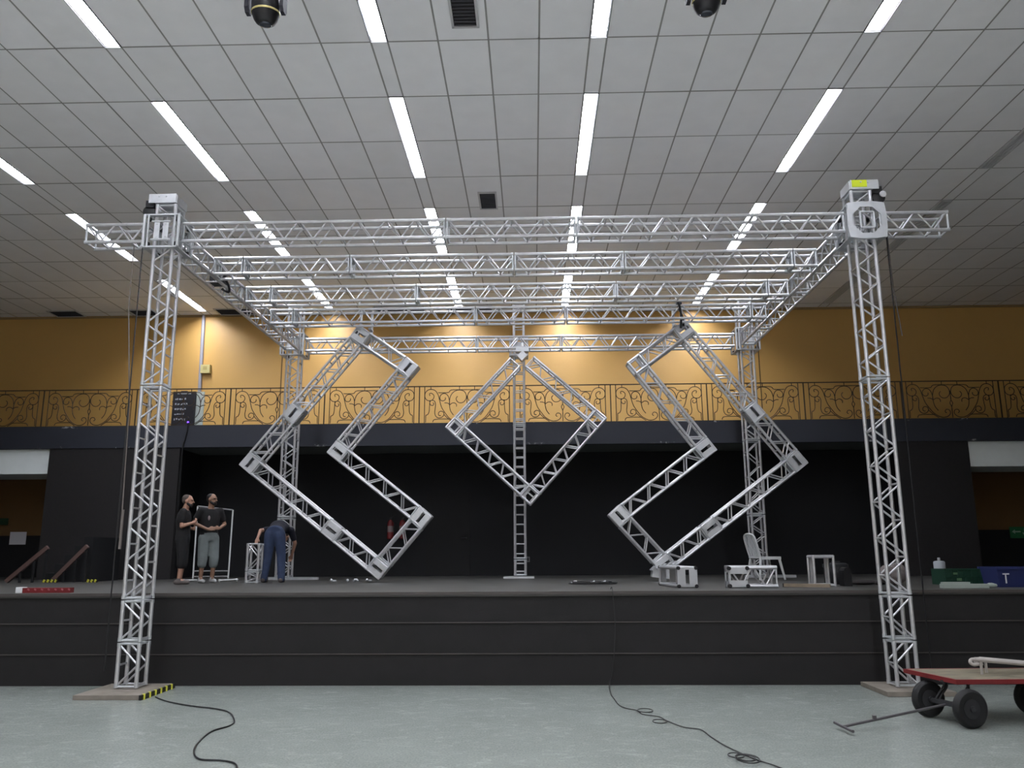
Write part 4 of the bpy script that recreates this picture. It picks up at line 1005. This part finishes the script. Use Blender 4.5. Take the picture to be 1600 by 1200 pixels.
def person(name, label, loc, yaw, J, skin, top, bottom, shoe, hairm=None, head_yaw=0, head_pitch=0, short=True, beard=True, logo=False, hh=1.0, hands=None, shortlen=.35, show_head=True):
    t = thing(name, label, 'person', loc); T = M.Translation(V(loc)) @ M.Rotation(yaw, 4, 'Z')
    b = MB(T); g_ = lambda k: V(J[k])
    R0 = M.Rotation(head_yaw, 3, 'Z') @ M.Rotation(head_pitch, 3, 'X')
    # torso
    P, Cc, N = g_('pelvis'), g_('chest'), g_('neck')
    ax = (N-P).normalized(); xr_ = V((1, 0, 0)); fr = ax.cross(xr_).normalized()*-1
    def ring(p, rx, ry): return (p, xr_*rx, fr*ry)
    def torso(m, e=0, top_=True):
        rs = [ring(P-ax*.08, .12+e, .09+e), ring(P, .155+e, .105+e), ring(P.lerp(Cc, .45), .135+e, .095+e), ring(Cc, .16+e, .11+e), ring(Cc.lerp(N, .55), .165+e, .095+e), ring(Cc.lerp(N, .85), .11+e*.6, .07+e*.6)]
        m.loft(rs)
    torso(b)
    Hd = g_('head'); b.cap(Cc.lerp(N, .8), Hd-R0 @ V((0, .01, .05)), .058, .05)
    headgeo(b, Hd, R0, hh)
    for s_ in ('L', 'R'):
        b.cap(Cc.lerp(N, .6)+(g_('sh'+s_)-Cc.lerp(N, .6))*.5, g_('sh'+s_), .06, .052)
        b.cap(g_('sh'+s_), g_('el'+s_), .048, .036); b.cap(g_('el'+s_), g_('wr'+s_), .037, .025)
        hd = (hands or {}).get(s_) or dict(d=g_('wr'+s_)-g_('el'+s_), up=(0, 1, 0), side=(0, 0, 1)); hand(b, g_('wr'+s_), hd['d'], hd['up'], hd['side'], .95, hd.get('curl', .5))
        b.cap(g_('hip'+s_), g_('kn'+s_), .082, .054); b.cap(g_('kn'+s_), g_('an'+s_), .052, .034)
        kk, aa = g_('kn'+s_), g_('an'+s_); b.ell(kk.lerp(aa, .3)-V((0, .012, 0)), (.046, .048, .1))
        b.cap(aa, aa+V(J.get('foot'+s_, (0, .12, -.04))), .032, .026)
    body = finish(obj('body', b, skin, t), .0085)
    tm = MB(T); torso(tm, .018)
    for s_ in ('L', 'R'):
        sh, el = g_('sh'+s_), g_('el'+s_); tm.cap(Cc.lerp(N, .55), sh, .075, .068); tm.cap(sh, sh.lerp(el, .62), .066, .060)
    finish(obj('t_shirt', tm, top, body), .014, 4)
    pm_ = MB(T); pm_.loft([ring(P-ax*.10, .14, .115), ring(P-ax*.02, .172, .128), ring(P+ax*.06, .16, .122)])
    for s_ in ('L', 'R'):
        h_, k_, a_ = g_('hip'+s_), g_('kn'+s_), g_('an'+s_)
        if short: e_ = k_.lerp(a_, shortlen); pm_.cap(h_, k_, .103, .088); pm_.cap(k_, e_, .086, .082)
        else: pm_.cap(h_, k_, .108, .083); pm_.cap(k_, a_+V((0, 0, -.02)), .083, .066)
    finish(obj('shorts' if short else 'jeans', pm_, bottom, body), .014, 4)
    for s_ in ('L', 'R'):
        a_ = g_('an'+s_); f_ = V(J.get('foot'+s_, (0, .12, -.04))); d = V((f_.x, f_.y, 0)).normalized(); sm = MB(T); g0 = V((a_.x, a_.y, 0))
        sm.cap(g0+V((0, 0, .042))-d*.045, g0+V((0, 0, .036))+d*.14, .042, .036); sm.cap(g0+V((0, 0, .08)), g0+V((0, 0, .04)), .042, .045)
        finish(obj('shoe', sm, shoe, body), .01, 3)
    hm = MB(T); hairgeo(hm, Hd, R0, hh); finish(obj('hair', hm, hairm or HAIR, body), .009, 3)
    if beard: hm = MB(T); beardgeo(hm, Hd, R0, hh); finish(obj('beard', hm, HAIR, body), .007, 2)
    eT = T.to_3x3()
    for a in (-1, 1):
        m = MB(T); m.ell(Hd+R0 @ V((a*.028*hh, .078*hh, .012*hh)), (.012*hh, .009*hh, .008*hh), None, 8); obj('eye', m, mat('dark_eye', (.12, .10, .09), .3), body)
    if logo:
        m = MB(T); m.ell(Cc+V((.07, .125, .03)), (.022, .012, .045), None, 10); obj('shirt_print', m, mat('pale_print', (.55, .5, .5), .8), body)
    return t
# man in black, seen from the side, arms folded in front
pa = atZ(281, 914, STAGE_Z); PAY = 14.45; pa = V((atY(281, 905, PAY).x, PAY, STAGE_Z)); ha = atY(288, 773, PAY).z-STAGE_Z; k = ha/1.66
def sc(J, k): return {a: tuple(x*k for x in b) for a, b in J.items()}
JA = sc(dict(pelvis=(0, 0, .86), chest=(0, -.01, 1.16), neck=(0, .0, 1.40), head=(.0, .045, 1.535), shL=(-.18, .0, 1.33), shR=(.18, .0, 1.33), elL=(-.23, -.02, 1.06), elR=(.23, .0, 1.06),
     wrL=(-.08, .17, 1.02), wrR=(.10, .20, 1.14), hipL=(-.085, 0, .82), hipR=(.085, 0, .82), knL=(-.10, .02, .45), knR=(.10, .03, .45), anL=(-.11, -.02, .08), anR=(.12, -.0, .08)), k)
person('person', 'man in black T-shirt and black shorts, hands joined at his front, leftmost on stage', pa, -pi/2+.25, JA, SKIN, TEEB, mat('black_shorts', (.075, .075, .085), .9), SHOEG, hairm=mat('cropped_grey_hair', (.30, .26, .24), .8), head_yaw=-.1, beard=True,
       hands=dict(L=dict(d=(.9, .4, .1), up=(0, 1, 0), side=(0, 0, 1)), R=dict(d=(-.8, .3, .3), up=(0, 1, 0), side=(0, 0, 1))), shortlen=.25)
PBY = 15.15; pb_ = V((atY(322, 905, PBY).x, PBY, STAGE_Z)); hb = atY(328, 771, PBY).z-STAGE_Z; k = hb/1.66
JB = sc(dict(pelvis=(0, 0, .87), chest=(0, .0, 1.16), neck=(0, .0, 1.40), head=(.0, .04, 1.535), shL=(-.185, .0, 1.33), shR=(.185, .0, 1.33), elL=(-.30, -.03, 1.09), elR=(.29, -.05, 1.10),
     wrL=(-.13, .16, 1.0), wrR=(.10, .17, .98), hipL=(-.09, 0, .82), hipR=(.09, 0, .82), knL=(-.11, .03, .45), knR=(.10, .02, .45), anL=(-.11, -.0, .08), anR=(.10, -.02, .08)), k)
person('person', 'bearded man in black T-shirt and grey knee shorts looking right, before the white rack', pb_, -pi+.75, JB, SKIN2, TEEB, SHORTG, SHOEW, head_yaw=.55, head_pitch=.05, logo=True,
       hands=dict(L=dict(d=(.8, .45, .05), up=(0, 1, .2), side=(0, 0, 1)), R=dict(d=(-.8, .5, .1), up=(0, 1, .2), side=(0, 0, 1))), shortlen=.28)
# man in jeans bending away from the viewer, left hand on the upright truss piece
PCY = 15.25; pc_ = V((atY(426, 905, PCY).x, PCY, STAGE_Z)); k = .98
hw = V((SX, 15.12, SZT))-pc_
JC = sc(dict(pelvis=(0, .02, .92), chest=(-.02, .30, 1.03), neck=(-.02, .52, .96), head=(-.01, .66, .84), shL=(-.19, .45, .98), shR=(.17, .45, .96), elL=(-.36, .26, .96), elR=(.23, .55, .72),
     wrL=(hw.x/k+.01, hw.y/k+.06, hw.z/k+.10), wrR=(.16, .62, .50), hipL=(-.09, .0, .87), hipR=(.09, .0, .87), knL=(-.12, .02, .47), knR=(.13, .03, .47), anL=(-.16, -.03, .085), anR=(.17, -.03, .085)), k)
person('person', 'man in blue jeans and dark T-shirt bending over, seen from behind', pc_, 0.0, JC, SKIN, mat('navy_tee', (.085, .09, .14), .9), JEAN, SHOEG, head_pitch=-1.0, short=False, beard=False,
       hands=dict(L=dict(d=(-.02, -.5, -.6), up=(0, -.6, .6), side=(1, 0, 0), curl=.35)))
